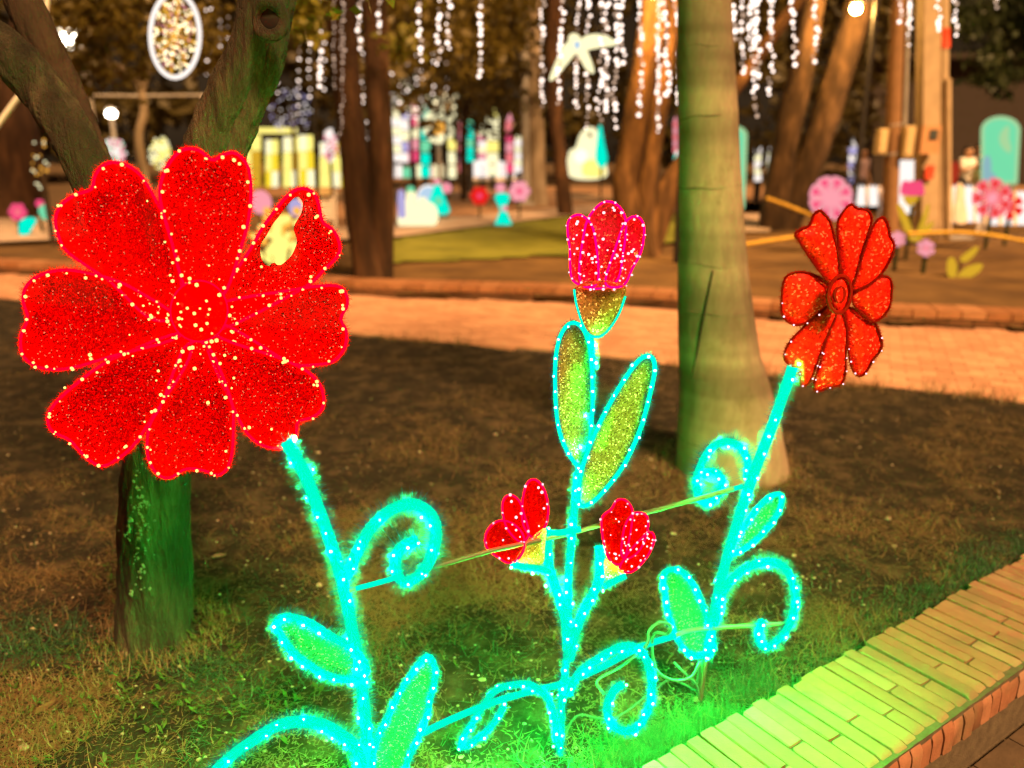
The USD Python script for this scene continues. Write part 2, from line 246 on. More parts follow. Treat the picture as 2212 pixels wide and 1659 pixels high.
# ------------------------------------------------------------------ setting: ground, paths, kerbs
def flat(poly, z, step=None):
    p = Polygon(poly).buffer(0); v, f = trimesh.creation.triangulate_polygon(p, engine='earcut')
    v3 = np.c_[v, np.full(len(v), z)]; n = np.cross(v3[f[:, 1]] - v3[f[:, 0]], v3[f[:, 2]] - v3[f[:, 0]]); f[n[:, 2] < 0] = f[n[:, 2] < 0][:, ::-1]
    return v3, f
def bumpy(poly, z, step, amp, sc=1.5, seed=3):
    p = Polygon(poly).buffer(0); x0, y0, x1, y1 = p.bounds
    gx, gy = np.meshgrid(np.arange(x0, x1 + step, step), np.arange(y0, y1 + step, step)); nx = gx.shape[1]
    P = np.stack([gx.ravel(), gy.ravel()], 1)
    h = z + amp * (meshkit.fbm(np.c_[P * sc, np.zeros(len(P))], 5, seed) - 0.5) * 2
    i = np.arange(gx.shape[0] - 1)[:, None] * nx + np.arange(nx - 1)[None]; i = i.ravel()
    q = np.stack([i, i + 1, i + nx + 1, i + nx], 1); c = P[q].mean(1); q = q[contains_xy(p, c[:, 0], c[:, 1])]
    return np.c_[P, h], np.vstack([q[:, [0, 1, 2]], q[:, [0, 2, 3]]])
part('ground', flat([(-150, -20), (150, -20), (150, 150), (-150, 150)], -0.20), 'park_ground', label='dark park ground running back under the trees', kind='structure')
near_edge = [(-900, 560), (-400, 606), (0, 645), (750, 722), (1200, 762), (1680, 815), (2212, 872), (2700, 922)]
far_edge = [(-900, 545), (-400, 570), (0, 592), (400, 612), (800, 641), (1100, 650), (1460, 668), (1640, 690), (2212, 716), (2700, 735)]
NE = spline(np.array([G(u, v)[:2] for u, v in near_edge]), 6); FE = spline(np.array([G(u, v)[:2] for u, v in far_edge]), 6)
# brick wall line (top of the wall, inner edge)
ZT = 0.055
WA, WB = G(1423, 1638, ZT), G(2136, 1242, ZT); wd = (WB - WA)[:2]; wd /= np.linalg.norm(wd); wn = np.array([wd[1], -wd[0]])
OUT = G(np.array([1915., 2040, 2157]), np.array([1655., 1572, 1484]), ZT)[:, :2]; WW = float(((OUT - WA[:2]) @ wn).mean())
W0, W1 = WA[:2] - wd * 1.4, WA[:2] + wd * 5.0
def soil_h(P):
    P = np.atleast_2d(P); return 0.035 * (meshkit.fbm(np.c_[P[:, :2] * 1.1, np.zeros(len(P))], 5, 3) - 0.5) * 2
soil_poly = [tuple(p) for p in NE[(NE[:, 0] > -9) & (NE[:, 0] < 9)]] + [tuple(W1 + wd * 2 + wn * .05), tuple(W0 + wn * .05), (W0[0], -0.6), (-9, -0.6)]
p = Polygon(soil_poly).buffer(0); soil_poly = np.array(p.exterior.coords)
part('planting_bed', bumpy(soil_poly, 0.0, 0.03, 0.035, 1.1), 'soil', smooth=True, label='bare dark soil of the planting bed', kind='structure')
# path with pavers
path_poly = Polygon(np.vstack([NE, FE[::-1]])).buffer(0)
path = thing('footpath', 'orange lit brick footpath crossing behind the flowers', None); tag(path, kind='structure')
part('bedding', flat(np.array(path_poly.exterior.coords), -0.012), 'mortar', path, kind='structure')
ax = NE[-10] - NE[10]; ax /= np.linalg.norm(ax); ay = np.array([-ax[1], ax[0]]); Rp = np.eye(3); Rp[:2, 0] = ax; Rp[:2, 1] = ay
ins = path_poly.buffer(-0.02); cen = []
for j in range(-150, 150):
    for i in range(-80, 80):
        c = np.array([0, 8.0]) + ax * (i * 0.21 + (j % 2) * 0.105) + ay * (j * 0.107)
        if abs(c[0]) < 9 and c[1] < 18: cen.append(c)
cen = np.array(cen); cen = cen[contains_xy(ins, cen[:, 0], cen[:, 1])]
vis = np.abs(cen[:, 0]) < cen[:, 1] * 0.68; dd = np.hypot(cen[:, 0], cen[:, 1]) + np.where(vis, 0, 100); order = np.argsort(dd); rest = {k: MB() for k in 'abc'}
tops = box((0, 0, 0), (0.204, 0.101, 0.05)); tops = (tops[0], tops[1])
for k, i in enumerate(order):
    v, f = box((*cen[i], -0.016 + rng.uniform(-.002, .002)), (0.203, 0.100, 0.05), Rp); m = 'abc'[rng.integers(3)]
    if k < 280: part('paver', (v, f), 'paver_' + m, path)
    else: rest[m].add(v, f)
for m in 'abc':
    if rest[m].n: part('distant_pavers', rest[m], 'paver_' + m, path, kind='stuff')
# far kerb wall of bricks
def brick_kerb(name, label, line, h, w, pitch=0.21, lim=9.0, z0=-0.05):
    L = resample(line, pitch); L = L[np.abs(L[:, 0]) < lim]
    k = thing(name, label, 'wall', (*L[len(L) // 2], 0))
    t = np.gradient(L, axis=0); t /= np.linalg.norm(t, axis=1, keepdims=True); n = np.stack([-t[:, 1], t[:, 0]], 1); n *= np.sign((n[:, 1:2]))
    core = MB()
    for i in range(len(L) - 1):
        a, b = L[i], L[i + 1]; c = (a + b) / 2; tt = (b - a) / np.linalg.norm(b - a); nn = np.array([-tt[1], tt[0]]); nn *= np.sign(nn[1]); R = np.eye(3); R[:2, 0] = tt; R[:2, 1] = nn
        core.add(*box((*(c + nn * w / 2), z0 + (h - z0 - .075) / 2), (pitch * 1.02, w - .03, h - z0 - .08), R))
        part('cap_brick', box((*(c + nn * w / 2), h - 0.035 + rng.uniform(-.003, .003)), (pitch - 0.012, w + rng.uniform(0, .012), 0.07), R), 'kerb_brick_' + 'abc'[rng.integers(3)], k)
        hh = (h - 0.075 - z0) / 2
        for c2 in range(2):
            part('brick', box((*(c + tt * (pitch / 2 if c2 else 0) + nn * 0.05), z0 + hh * (c2 + .5)), (pitch - .014, 0.09, hh - 0.012), R), 'kerb_shaded_' + 'abc'[rng.integers(3)], k)
    part('mortar_core', core, 'mortar', k)
kl = FE.copy(); s = np.linspace(0, 1, len(kl)); 
brick_kerb('kerb_wall', 'low orange brick kerb along the far side of the footpath', kl, 0.16, 0.34)
# second bed with grass, second path
bed2 = np.vstack([FE, [(16, 22), (-16, 22)]])
bed2 = np.array(Polygon(bed2).buffer(0).exterior.coords)
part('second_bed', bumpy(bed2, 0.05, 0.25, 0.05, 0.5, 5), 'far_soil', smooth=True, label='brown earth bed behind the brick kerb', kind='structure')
def gpoly(pts, z): return np.array([G(u, v, z)[:2] for u, v in pts])
part('lawn_strip', bumpy(gpoly([(800, 566), (830, 525), (870, 512), (1210, 470), (1480, 462), (1480, 520), (1300, 545), (1000, 560)], 0.10), 0.10, 0.2, 0.03, 0.5, 6), 'far_grass', smooth=True, label='strip of yellow green grass beside the pale path', kind='structure')
part('pale_path', flat(gpoly([(640, 522), (860, 510), (1210, 466), (1500, 452), (1500, 432), (1225, 446), (870, 480), (640, 498)], 0.115), 0.115), 'pale_paving', label='pale concrete edge path beyond the grass', kind='structure')
part('brown_path', flat(gpoly([(640, 500), (870, 484), (1225, 448), (1500, 436), (2300, 440), (2300, 400), (640, 405)], 0.108), 0.108), 'brown_paving', label='wide brown paved walk in the far distance', kind='structure')
part('right_pale_path', flat(gpoly([(1580, 500), (1660, 500), (1690, 462), (1590, 462)], 0.118), 0.118), 'pale_paving', label='pale paving seen right of the palm', kind='structure')
part('left_pale_path', flat(gpoly([(-300, 535), (160, 515), (240, 512), (240, 474), (100, 470), (-300, 478)], 0.122), 0.122), 'pale_paving', label='pale paving left of the big flower', kind='structure')
# outer paving below the wall
o0 = W0 + wn * (WW - .05); o1 = W1 + wn * (WW - .05)
outp = thing('outer_pavement', 'dark paving outside the brick planter wall', None); tag(outp, kind='structure')
part('slab', flat([tuple(o0), tuple(o1), tuple(o1 + wn * 6), tuple(o0 + wn * 6)], -0.178), 'mortar', outp, kind='structure')
Rw = np.eye(3); Rw[:2, 0] = wd; Rw[:2, 1] = wn
for i in range(-2, 16):
    for j in range(5):
        c = W0 + wd * (1.2 + i * 0.205 + (j % 2) * .1) + wn * (WW + 0.06 + j * .105)
        part('paver', box((*c, -0.18), (0.2, 0.1, 0.03), Rw), 'outer_paving', outp)

# ------------------------------------------------------------------ brick planter wall
wall = thing('brick_wall', 'low brick planter wall with rounded brick edge in the front corner', 'wall', (*WA[:2], 0))
L = np.linalg.norm(W1 - W0); rp = 0.0535
cw = (W0 + W1) / 2 + wn * (WW / 2)
part('mortar_core', box((*cw, -0.075), (L, WW - 0.018, 0.246), Rw), 'mortar', wall)
def rowlock(a0, a1, b0, b1, z0, z1, nose=False):
    """a brick on edge; along a (wall direction), across b; nose rounds the outer top edge"""
    if nose:
        r = 0.045; prof = [(b0, z0)] + [(b1, z0)] + [(b1 - r + r * math.cos(t), z1 - r + r * math.sin(t)) for t in np.linspace(0, math.pi / 2, 6)] + [(b0, z1)]
    else: prof = [(b0, z0), (b1, z0), (b1, z1), (b0, z1)]
    e = 0.004; prof = np.array(prof); n = len(prof); c = prof.mean(0); small = c + (prof - c) * (1 - np.array([e * 2 / (b1 - b0), e * 2 / (z1 - z0)]))
    rings = [(a0, small), (a0 + e, prof), (a1 - e, prof), (a1, small)]
    v = np.vstack([np.c_[np.full(n, a), q] for a, q in rings]); f = []
    for k in range(3):
        for i in range(n): f.append([k * n + i, k * n + (i + 1) % n, (k + 1) * n + (i + 1) % n, (k + 1) * n + i])
    f = np.array(f); f = np.vstack([f[:, [0, 2, 1]], f[:, [0, 3, 2]]]); T = [[0, i + 1, i] for i in range(1, n - 1)] + [[3 * n, 3 * n + i, 3 * n + i + 1] for i in range(1, n - 1)]
    f = np.vstack([f, T]); w = W0 + v[:, :1] * wd + v[:, 1:2] * wn
    v3 = np.c_[w, v[:, 2]]; v3 = v3 + rng.normal(0, .0011, v3.shape) * .7; tm = trimesh.Trimesh(v3, f, process=False); trimesh.repair.fix_normals(tm)
    return np.array(tm.vertices), np.array(tm.faces)
nr = int(min(L, 4.6) / rp)
for i in range(nr):
    a0 = i * rp + rng.uniform(0, .003); a1 = a0 + rp - rng.uniform(.0035, .005); dz = rng.uniform(-.002, .002); db = rng.uniform(-.012, .008)
    cut = WW * ((0.52, 0.63)[(i // 2) % 2] + rng.uniform(-.05, .05))
    ms = lambda: 'brick_' + 'abcde'[rng.choice(5, p=[.3, .25, .18, .15, .12])]
    if i % 2: cut = db - .004
    else: part('brick', rowlock(a0, a1, db, cut - 0.004, -0.06, ZT + dz), ms(), wall, smooth=35)
    part('brick', rowlock(a0, a1, cut + 0.004, WW + rng.uniform(-.004, .004), -0.048, ZT + dz + rng.uniform(-.002, .002), True), ms(), wall, smooth=35)
for i in range(int(min(L, 4.6) / 0.23)):
    a0 = i * .23; part('brick', rowlock(a0, a0 + .22, WW - .11, WW - 0.012 + rng.uniform(-.003, .003), -0.172, -0.058), ms(), wall, smooth=35)
    part('brick', rowlock(a0, a0 + .22, 0.004, .1, -0.172, -0.07), ms(), wall, smooth=35)

# ------------------------------------------------------------------ ground cover
def blades(P, length, width, lay, curl, seed, z=None, seg=3):
    r = np.random.default_rng(seed); n = len(P); z = soil_h(P) if z is None else np.full(n, z)
    az = r.uniform(0, 2 * np.pi, n); el = r.uniform(*lay, n); l = length * r.uniform(.5, 1.4, n); w = width * r.uniform(.6, 1.3, n)
    cur = r.normal(0, curl, n); bend = r.normal(0, curl * .6, n); p = np.c_[P[:, :2], z + 0.001]; rows = []
    for k in range(seg + 1):
        d = np.stack([np.cos(az) * np.cos(el), np.sin(az) * np.cos(el), np.sin(el)], 1); sd = np.stack([-np.sin(az), np.cos(az), np.zeros(n)], 1) * (w * (1 - k / (seg + .3)))[:, None]
        rows += [p - sd, p + sd]; p = p + d * (l / seg)[:, None]; az = az + cur; el = el + bend; p[:, 2] = np.maximum(p[:, 2], z + .001)
    v = np.stack(rows, 1).reshape(-1, 3); m = 2 * (seg + 1); b = np.arange(n)[:, None] * m; f = []
    for k in range(seg): f += [np.concatenate([b + 2 * k, b + 2 * k + 1, b + 2 * k + 3], 1), np.concatenate([b + 2 * k, b + 2 * k + 3, b + 2 * k + 2], 1)]
    return v, np.vstack(f)
soilP = Polygon(soil_poly)
def scatter(n, seed, dens=None, umin=-150, umax=2350, vmin=740, vmax=1800, near=None):
    r = np.random.default_rng(seed); out = []
    tot = 0
    while tot < n:
        u, v = r.uniform(umin, umax, n), r.uniform(vmin, vmax, n)
        q = G(u, v)[:, :2]; ok = contains_xy(soilP, q[:, 0], q[:, 1]) & (((q - WA[:2]) @ wn) < -0.01)
        if dens is not None: ok &= r.uniform(0, 1, n) < dens(u, v, q)
        out.append(q[ok]); tot += ok.sum()
    return np.vstack(out)[:n]
clump = lambda q, s, sd: np.clip((meshkit.fbm(np.c_[q * s, np.zeros(len(q))], 4, sd) - .5) * 7, 0, 1)
PLA, PLB = G(640, 1700)[:2], G(1560, 1480)[:2]
def dpl(q):
    t = np.clip(((q - PLA) @ (PLB - PLA)) / ((PLB - PLA) @ (PLB - PLA)), 0, 1)[:, None]; return np.linalg.norm(q - (PLA + t * (PLB - PLA)), axis=1)
part('dry_grass', blades(scatter(36000, 1, lambda u, v, q: (clump(q, 2.2, 11) * .95 + .05) * (1 - .85 * np.exp(-(dpl(q) / .45) ** 2))), 0.06, 0.0017, (-.1, .45), 0.5, 21), 'dry_blade', label='short dead grass scattered over the bare soil', kind='stuff')
part('long_straw', blades(scatter(700, 41, lambda u, v, q: .2 + clump(q, 2.6, 14)), 0.16, 0.0016, (-.05, .2), .35, 27, seg=6), 'dry_blade', label='long pale straw stalks lying on the soil', kind='stuff')
part('green_grass', blades(scatter(3600, 2, lambda u, v, q: clump(q, 2.6, 14) * np.exp(-((u - 300) / 420.) ** 2 - ((v - 1480) / 170.) ** 2) + .1 * clump(q, 3, 15) * (v > 1100)), 0.065, 0.0016, (.0, .8), 0.4, 22), 'green_blade', label='low green grass and weeds around the tree foot', kind='stuff')
dw = lambda q: -((q - WA[:2]) @ wn)
part('wall_grass', blades(scatter(24000, 3, lambda u, v, q: np.exp(-(dw(q) / 0.13) ** 2) * (.25 + clump(q, 4, 16)), umin=1000, vmin=1150), 0.035, 0.0011, (.1, 1.2), 0.5, 23), 'green_blade', label='fine short grass along the inside of the brick wall', kind='stuff')
part('ground_litter', blades(scatter(20000, 4, lambda u, v, q: .2 + clump(q, 3, 18)), 0.018, 0.0026, (-.1, .3), 0.3, 24, seg=2), 'twig_bits', label='tiny twigs and leaf bits on the soil', kind='stuff')
tuft = []; r_ = np.random.default_rng(77)
for q in resample(NE[(NE[:, 0] > -4) & (NE[:, 0] < 7)], .16):
    if r_.uniform() < (.75 if q[0] > 1.5 else .3): tuft.append(q + r_.normal(0, .05, (r_.integers(15, 60), 2)) - [0, .05])
part('edge_grass', blades(np.vstack(tuft), 0.11, 0.0028, (.3, 1.4), .35, 78), 'dry_blade', label='yellow grass tufts along the near edge of the footpath', kind='stuff')
r_ = np.random.default_rng(79); ring = []
for c, r0, n in ((G(335, 1400)[:2] + [0, .08], .135, 800), (G(1590, 1048)[:2] + [0, .22], .30, 900)):
    a = r_.uniform(0, 2 * np.pi, n); rr = r0 + np.abs(r_.normal(0, .05, n)); ring.append(c + np.c_[np.cos(a) * rr, np.sin(a) * rr])
part('foot_grass', blades(np.vstack(ring), 0.06, 0.0018, (.2, 1.3), .45, 80), 'dry_blade', label='dry grass ringing the feet of the forked tree and palm', kind='stuff')
def sprouts(P, seed):
    r = np.random.default_rng(seed); mb = MB()
    for q in P:
        z = soil_h(q)[0]; h = r.uniform(.02, .05); base = np.array([*q, z])
        for k in range(r.integers(3, 6)):
            a = r.uniform(0, 2 * np.pi); d = np.array([math.cos(a), math.sin(a), r.uniform(.2, .8)]); d /= np.linalg.norm(d); l = r.uniform(.010, .034); sd = np.cross(d, [0, 0, 1.]); sd *= l * r.uniform(.1, .22) / np.linalg.norm(sd); c = base + np.array([0, 0, h * r.uniform(.2, 1)])
            mb.add([c, c + d * l * .5 + sd, c + d * l, c + d * l * .5 - sd], [[0, 1, 2], [0, 2, 3]])
    return mb
part('weed_leaves', sprouts(np.vstack([scatter(170, 5, lambda u, v, q: np.exp(-((u - 380) / 260.) ** 2 - ((v - 1500) / 130.) ** 2)), scatter(40, 6, vmin=1200)]), 9), 'sprout', label='small broad leaved weeds in front of the tree foot', kind='stuff')
peb = MB(); r_ = np.random.default_rng(31)
for q in scatter(900, 7):
    s = r_.uniform(.0025, .008) * (1 + (r_.uniform() < .04)); v = np.array(_ico.vertices) * np.array([1, r_.uniform(.6, 1), .6]) * s * r_.uniform(.8, 1.2, (12, 1)); peb.add(v + [*q, soil_h(q)[0] + s * .2], _ico.faces)
rough_mat('pebble', (0.12, 0.09, 0.06), (0.34, 0.28, 0.2), 40.0, 0.85, 0.2, 0.002)
part('pebbles', peb, 'pebble', label='small pale pebbles scattered on the soil', kind='stuff')
def dead_leaf(u, v, size, rz, label, m, curl=.4):
    c = G(u, v); c[2] = soil_h(c)[0] + .004; t = thing('fallen_leaf', label, 'leaf', c)
    o = spline([(-1, 0), (-.5, .38), (.2, .45), (.8, .2), (1, 0), (.7, -.3), (0, -.42), (-.6, -.3)], 3, True); x, y = np.meshgrid(np.linspace(-1, 1, 9), np.linspace(-.5, .5, 6)); g = np.c_[x.ravel(), y.ravel()]; P0 = Polygon(o)
    P = np.vstack([o, g[contains_xy(P0.buffer(-.08), g[:, 0], g[:, 1])]]); f = Delaunay(P).simplices; cc = P[f].mean(1); f = f[contains_xy(P0, cc[:, 0], cc[:, 1])]
    z = curl * np.abs(P[:, 1]) ** 1.3 + .25 * curl * P[:, 0] ** 2 + .12 * meshkit.noise(np.c_[P * 3, P[:, :1] * 0], int(u)); v3 = np.c_[P, z] * size; ca, sa = math.cos(rz), math.sin(rz); v3[:, :2] = v3[:, :2] @ np.array([[ca, sa], [-sa, ca]])
    part('blade', (v3, f), m, t, smooth=True, local=True); s = np.array([[-1, 0, .05], [-1.3, .06, .1], [-1.6, .05, .22]]) * size; s[:, :2] = s[:, :2] @ np.array([[ca, sa], [-sa, ca]]); part('stalk', tube(s, size * .035, 5), m, t, local=True)
dead_leaf(474, 1213, 0.03, 0.4, 'curled pale dead leaf lying right of the tree trunk', 'dead_leaf', .9)
dead_leaf(448, 1352, 0.03, 2.4, 'green fallen leaf by the right side of the tree foot', 'sprout', .5)
dead_leaf(812, 728, 0.07, 0.3, 'pale litter leaf at the edge of the footpath', 'dead_leaf', .6)
dead_leaf(100, 1535, 0.035, 1.2, 'dull leaf on the soil in the lower left corner', 'dry_blade', .3)

# ------------------------------------------------------------------ trees
def furrow(mesh, amp, seed=0, k=34.0, kz=3.5):
    v, f = mesh; tm = trimesh.Trimesh(v, f, process=False); n = np.array(tm.vertex_normals)
    w = v + .02 * meshkit.fbm(v * 9, 3, seed + 5)[:, None]
    r = meshkit.fbm(w * [k, k, kz], 3, seed); r = 1 - 2 * np.abs(r - .5) * 2.2
    return v - n * (amp * np.clip(r - .45, 0, 1))[:, None], f
def trunk_tube(pts, Y, rpx, sides=22, rough=.12, rs=5.0, seed=0, step=0.05):
    """pts (u, v) in the picture, Y the distance (one number or one per point), rpx half widths in picture pixels"""
    pts = np.array(pts, float); Y = np.broadcast_to(Y, len(pts)).astype(float)
    P = at(pts[:, 0], pts[:, 1], Y); r = np.array([rp * px(y, v) for rp, y, v in zip(np.broadcast_to(rpx, len(pts)), Y, pts[:, 1])])
    Q = spline(np.c_[P, r], 10); Q = resample(Q, step); return tube(Q[:, :3], np.maximum(Q[:, 3], .004), sides, rough=rough, rs=rs, seed=seed)
def crown(clumps, n, leaf, seed, spread=0.45, droop=0.3):
    """clumps: (x, y, z, radius)"""
    r = np.random.default_rng(seed); C = np.array(clumps, float); w = C[:, 3] ** 2; k = r.choice(len(C), n, p=w / w.sum())
    d = r.normal(size=(n, 3)); d /= np.linalg.norm(d, axis=1, keepdims=True); c = C[k, :3] + d * (C[k, 3] * r.uniform(0, 1, n) ** .5)[:, None] * [1, 1, .75]
    sub = C[k, :3] + (np.round((c - C[k, :3]) / (leaf * 3)) * leaf * 3); c = c * (1 - spread) + sub * spread
    ax = r.normal(size=(n, 3)); ax[:, 2] -= droop; ax /= np.linalg.norm(ax, axis=1, keepdims=True); sd = np.cross(ax, r.normal(size=(n, 3))); sd /= np.linalg.norm(sd, axis=1, keepdims=True); l = (leaf * r.uniform(.6, 1.3, n))[:, None]
    v = np.stack([c, c + ax * l * .5 + sd * l * .26, c + ax * l, c + ax * l * .5 - sd * l * .26], 1).reshape(-1, 3); b = np.arange(n)[:, None] * 4
    return v, np.vstack([b + [0, 1, 2], b + [0, 2, 3]])
def clumps_px(boxes, seed):
    """boxes: (u0, u1, v0, v1, y0, y1, count, radius) in picture pixels"""
    r = np.random.default_rng(seed); out = []
    for u0, u1, v0, v1, y0, y1, n, rad in boxes:
        for _ in range(n):
            y = r.uniform(y0, y1); q = at(r.uniform(u0, u1), r.uniform(v0, v1), y); out.append((*q, rad * r.uniform(.6, 1.3)))
    return out
def joined(*ms):
    mb = MB()
    for m in ms: mb.add(*m)
    return mb
bA = G(335, 1400); YA = bA[1]
tA = thing('shade_tree', 'forked tree with knot hole standing behind the big red flower', 'tree', (bA[0], YA, 0))
trunkA = furrow(trunk_tube([(333, 1440), (334, 1390), (334, 1250), (333, 1100), (338, 950), (350, 800), (362, 690)], YA + .08, [92, 82, 77, 73, 72, 74, 70], 130, .08, 12, 1, .010), .016, 3); part('trunk', trunkA, 'bark_front', tA, smooth=True)
part('limb', furrow(trunk_tube([(355, 760), (385, 600), (415, 430), (440, 330), (485, 215), (535, 110), (560, 0), (575, -130), (640, -420)], YA + .1, [62, 55, 50, 47, 46, 45, 43, 42, 36], 100, .09, 9, 2, .012), .014, 2), 'bark_front', tA, smooth=True)
l2 = part('limb', furrow(trunk_tube([(375, 760), (435, 600), (480, 450), (497, 340), (540, 225), (580, 120), (602, 0), (640, -140), (760, -420)], YA + .13, [55, 46, 40, 36, 37, 37, 36, 34, 30], 100, .09, 9, 3, .012), .014, 3), 'bark_front', tA, smooth=True)
kc = at(583, 42, YA - .005)
kr = spline(np.array([kc + np.array([math.cos(t) * .034, .012 * math.cos(2 * t), math.sin(t) * .042]) for t in np.linspace(0, 2 * np.pi, 10, endpoint=False)]), 4, True)
part('knot', tube(kr, .017, 8, True, rough=.2, rs=30), 'bark_front', tA, smooth=True)
hole = trimesh.creation.icosphere(2); part('knot_hole', (np.array(hole.vertices) * [.034, .02, .042] + kc + [0, .012, 0], np.array(hole.faces)), 'knot_dark', tA, smooth=True)
part('limb', furrow(trunk_tube([(350, 790), (290, 600), (225, 430), (165, 310), (95, 200), (10, 110), (-150, -20), (-420, -300)], [YA + .08, YA + .12, YA + .15, YA + .15, YA + .2, YA + .2, YA + .3, YA + .4], [60, 52, 50, 50, 50, 50, 46, 38], 100, .09, 9, 4, .012), .014, 4), 'bark_front', tA, smooth=True)
part('limb', furrow(trunk_tube([(260, 470), (205, 340), (150, 210), (90, 90), (40, -20), (-20, -180), (-90, -420)], [YA + .3, YA + .4, YA + .5, YA + .5, YA + .5, YA + .5, YA + .5], [30, 32, 36, 38, 40, 36, 30], 100, .09, 9, 5, .012), .014, 5), 'bark_dark', tA, smooth=True)
lic = MB(); r_ = np.random.default_rng(5)
def project(P):
    d = np.asarray(P) - [0, 0, CAM_H]; c, sn = math.cos(PITCH), math.sin(PITCH); z = d[:, 1] * c - d[:, 2] * sn; y = d[:, 1] * sn + d[:, 2] * c
    return np.c_[1106 + FPX * d[:, 0] / z, 829.5 - FPX * y / z]
TV = trunkA[0]; TP = project(TV)
for _ in range(110):
    u, v = r_.normal(300, 18), r_.uniform(1055, 1290) if r_.uniform() < .3 else r_.normal(1120, 45)
    w = np.hypot(TP[:, 0] - u, TP[:, 1] - v); k = np.argsort(w)[:24]; k = k[np.argmin(TV[k, 1])]
    if w[k] > 14: continue
    s_ = r_.uniform(.002, .0065); lic.add(np.array(_ico.vertices) * [s_, s_ * .45, s_ * r_.uniform(.7, 1.5)] * r_.uniform(.7, 1.3, (12, 1)) + TV[k] + [r_.normal(0, .003), -.001, r_.normal(0, .003)], _ico.faces)
part('lichen', lic, 'lichen', tA, kind='stuff')
part('crown', crown(clumps_px([(560, 760, -300, -60, 2.6, 4.2, 10, .35), (-300, 200, -500, -160, 2.6, 4, 12, .4)], 8), 1400, .07, 8), 'leaf_bright', tA)

bP = G(1590, 1048); YP = bP[1] + .22
tP = thing('palm_tree', 'smooth grey green ringed palm trunk right of the middle flower', 'palm tree', (bP[0], YP, 0))
pv = np.array([-600, -300, 0, 150, 300, 400, 500, 600, 700, 780, 850, 900, 960, 1040, 1075]); pl = np.array([1470, 1468, 1465, 1465, 1466, 1466, 1466, 1465, 1466, 1466, 1466, 1465, 1464, 1458, 1450.]); pr = np.array([1560, 1568, 1578, 1587, 1594, 1600, 1607, 1615, 1628, 1641, 1660, 1674, 1688, 1702, 1706.])
pm, ph = (pl + pr) / 2, (pr - pl) / 2
P = at(pm, pv, YP); rr = np.array([h * px(YP, v) for h, v in zip(ph, pv)]); Q = resample(spline(np.c_[P, rr], 12), .012)
zz = Q[:, 2]; rings = [at(1530, v, YP)[2] for v in (-420, -270, -140, -60, 105, 250, 395, 560, 665, 800, 930)]
for k, zr in enumerate(rings): Q[:, 3] += .0014 * np.exp(-((zz - zr) / .02) ** 2)
part('trunk', tube(Q[:, :3], Q[:, 3], 72, rough=.04, rs=7, seed=9), 'palm_bark', tP, smooth=True)
for zr in rings[3:]:
    i = np.argmin(abs(zz - zr)); c, r0 = Q[i, :3], Q[i, 3]; a = np.linspace(0, 2 * np.pi, 40, endpoint=False)
    part('leaf_scar', tube(np.c_[c[0] + np.cos(a) * (r0 - .0012), c[1] + np.sin(a) * (r0 - .0012), zr - .01 + .012 * np.sin(a * 1 + zr * 5) + .004 * np.sin(a * 5)], .0022, 6, True, rough=.3, rs=20), 'ring_dark', tP, smooth=True)
ck = []
for u, v in [(1538, 585), (1528, 640), (1518, 700), (1510, 760), (1500, 830)]:
    i = np.argmin(abs(zz - at(u, v, YP)[2])); xx = at(u, v, YP - Q[i, 3] * .9)[0] - Q[i, 0]; ck.append([Q[i, 0] + xx, Q[i, 1] - math.sqrt(max(Q[i, 3] ** 2 - xx ** 2, 0)), at(u, v, YP - Q[i, 3] * .9)[2]])
part('crack', tube(spline(ck, 6), np.r_[np.linspace(.004, .006, 12), np.linspace(.006, .002, 13)], 6), 'knot_dark', tP)
fr = MB(); topc = Q[0, :3] if Q[0, 2] > Q[-1, 2] else Q[-1, :3]
for k in range(14):
    a = k / 14 * 2 * np.pi + .2; t = np.linspace(0, 1, 12)[:, None]; R = topc + np.c_[np.cos(a) * 1.7 * t, np.sin(a) * 1.7 * t, .9 * t - 1.1 * t ** 2]; fr.add(*tube(R, np.linspace(.018, .004, 12), 5))
    for i in range(1, 12):
        for s in (-1, 1):
            sd = np.array([-np.sin(a), np.cos(a), -.6]) * s; sd /= np.linalg.norm(sd); b = R[i]; w = np.array([np.cos(a), np.sin(a), 0]) * .02; fr.add([b - w, b + w, b + sd * [1, 1, s] * .35 + w * 2], [[0, 1, 2]])
part('crown', fr, 'leaf_green', tP)

def tree(name, label, base, trunks, m, boxes, nleaf, leaf, lm, seed, cat='tree', rough=.14, sides=18, droop=.3):
    b = G(*base); t = thing(name, label, cat, (b[0], b[1], 0))
    for k, (pts, rp, dy) in enumerate(trunks): part('trunk' if k == 0 else 'limb', trunk_tube(pts, b[1] + dy, rp, sides, rough, 3.5, seed * 7 + k, .09), m, t, smooth=True)
    if boxes: part('crown', crown(clumps_px(boxes, seed), nleaf, leaf, seed, droop=droop), lm, t)
    return t
tB = tree('shade_tree', 'dark twin trunk tree right behind the brick kerb, left of centre', (805, 628),
     [([(812, 660), (806, 630), (795, 560), (775, 430), (755, 250), (742, 100), (733, -40), (700, -400)], [48, 40, 36, 32, 30, 32, 34, 30], .15), ([(812, 660), (815, 600), (822, 470), (823, 330), (815, 180), (812, 60), (806, -60), (830, -400)], [42, 34, 30, 27, 26, 27, 28, 24], .2)],
     'bark_red', [(620, 900, -420, -120, 7, 11, 16, .8)], 2600, .13, 'leaf_bright', 12)
part('crown', crown(clumps_px([(600, 668, -20, 72, 6.6, 8.2, 8, .17), (630, 700, -60, 20, 7, 8, 5, .2), (850, 900, 60, 110, 9, 10, 3, .2)], 61), 620, .12, 61), 'leaf_bright', tB)
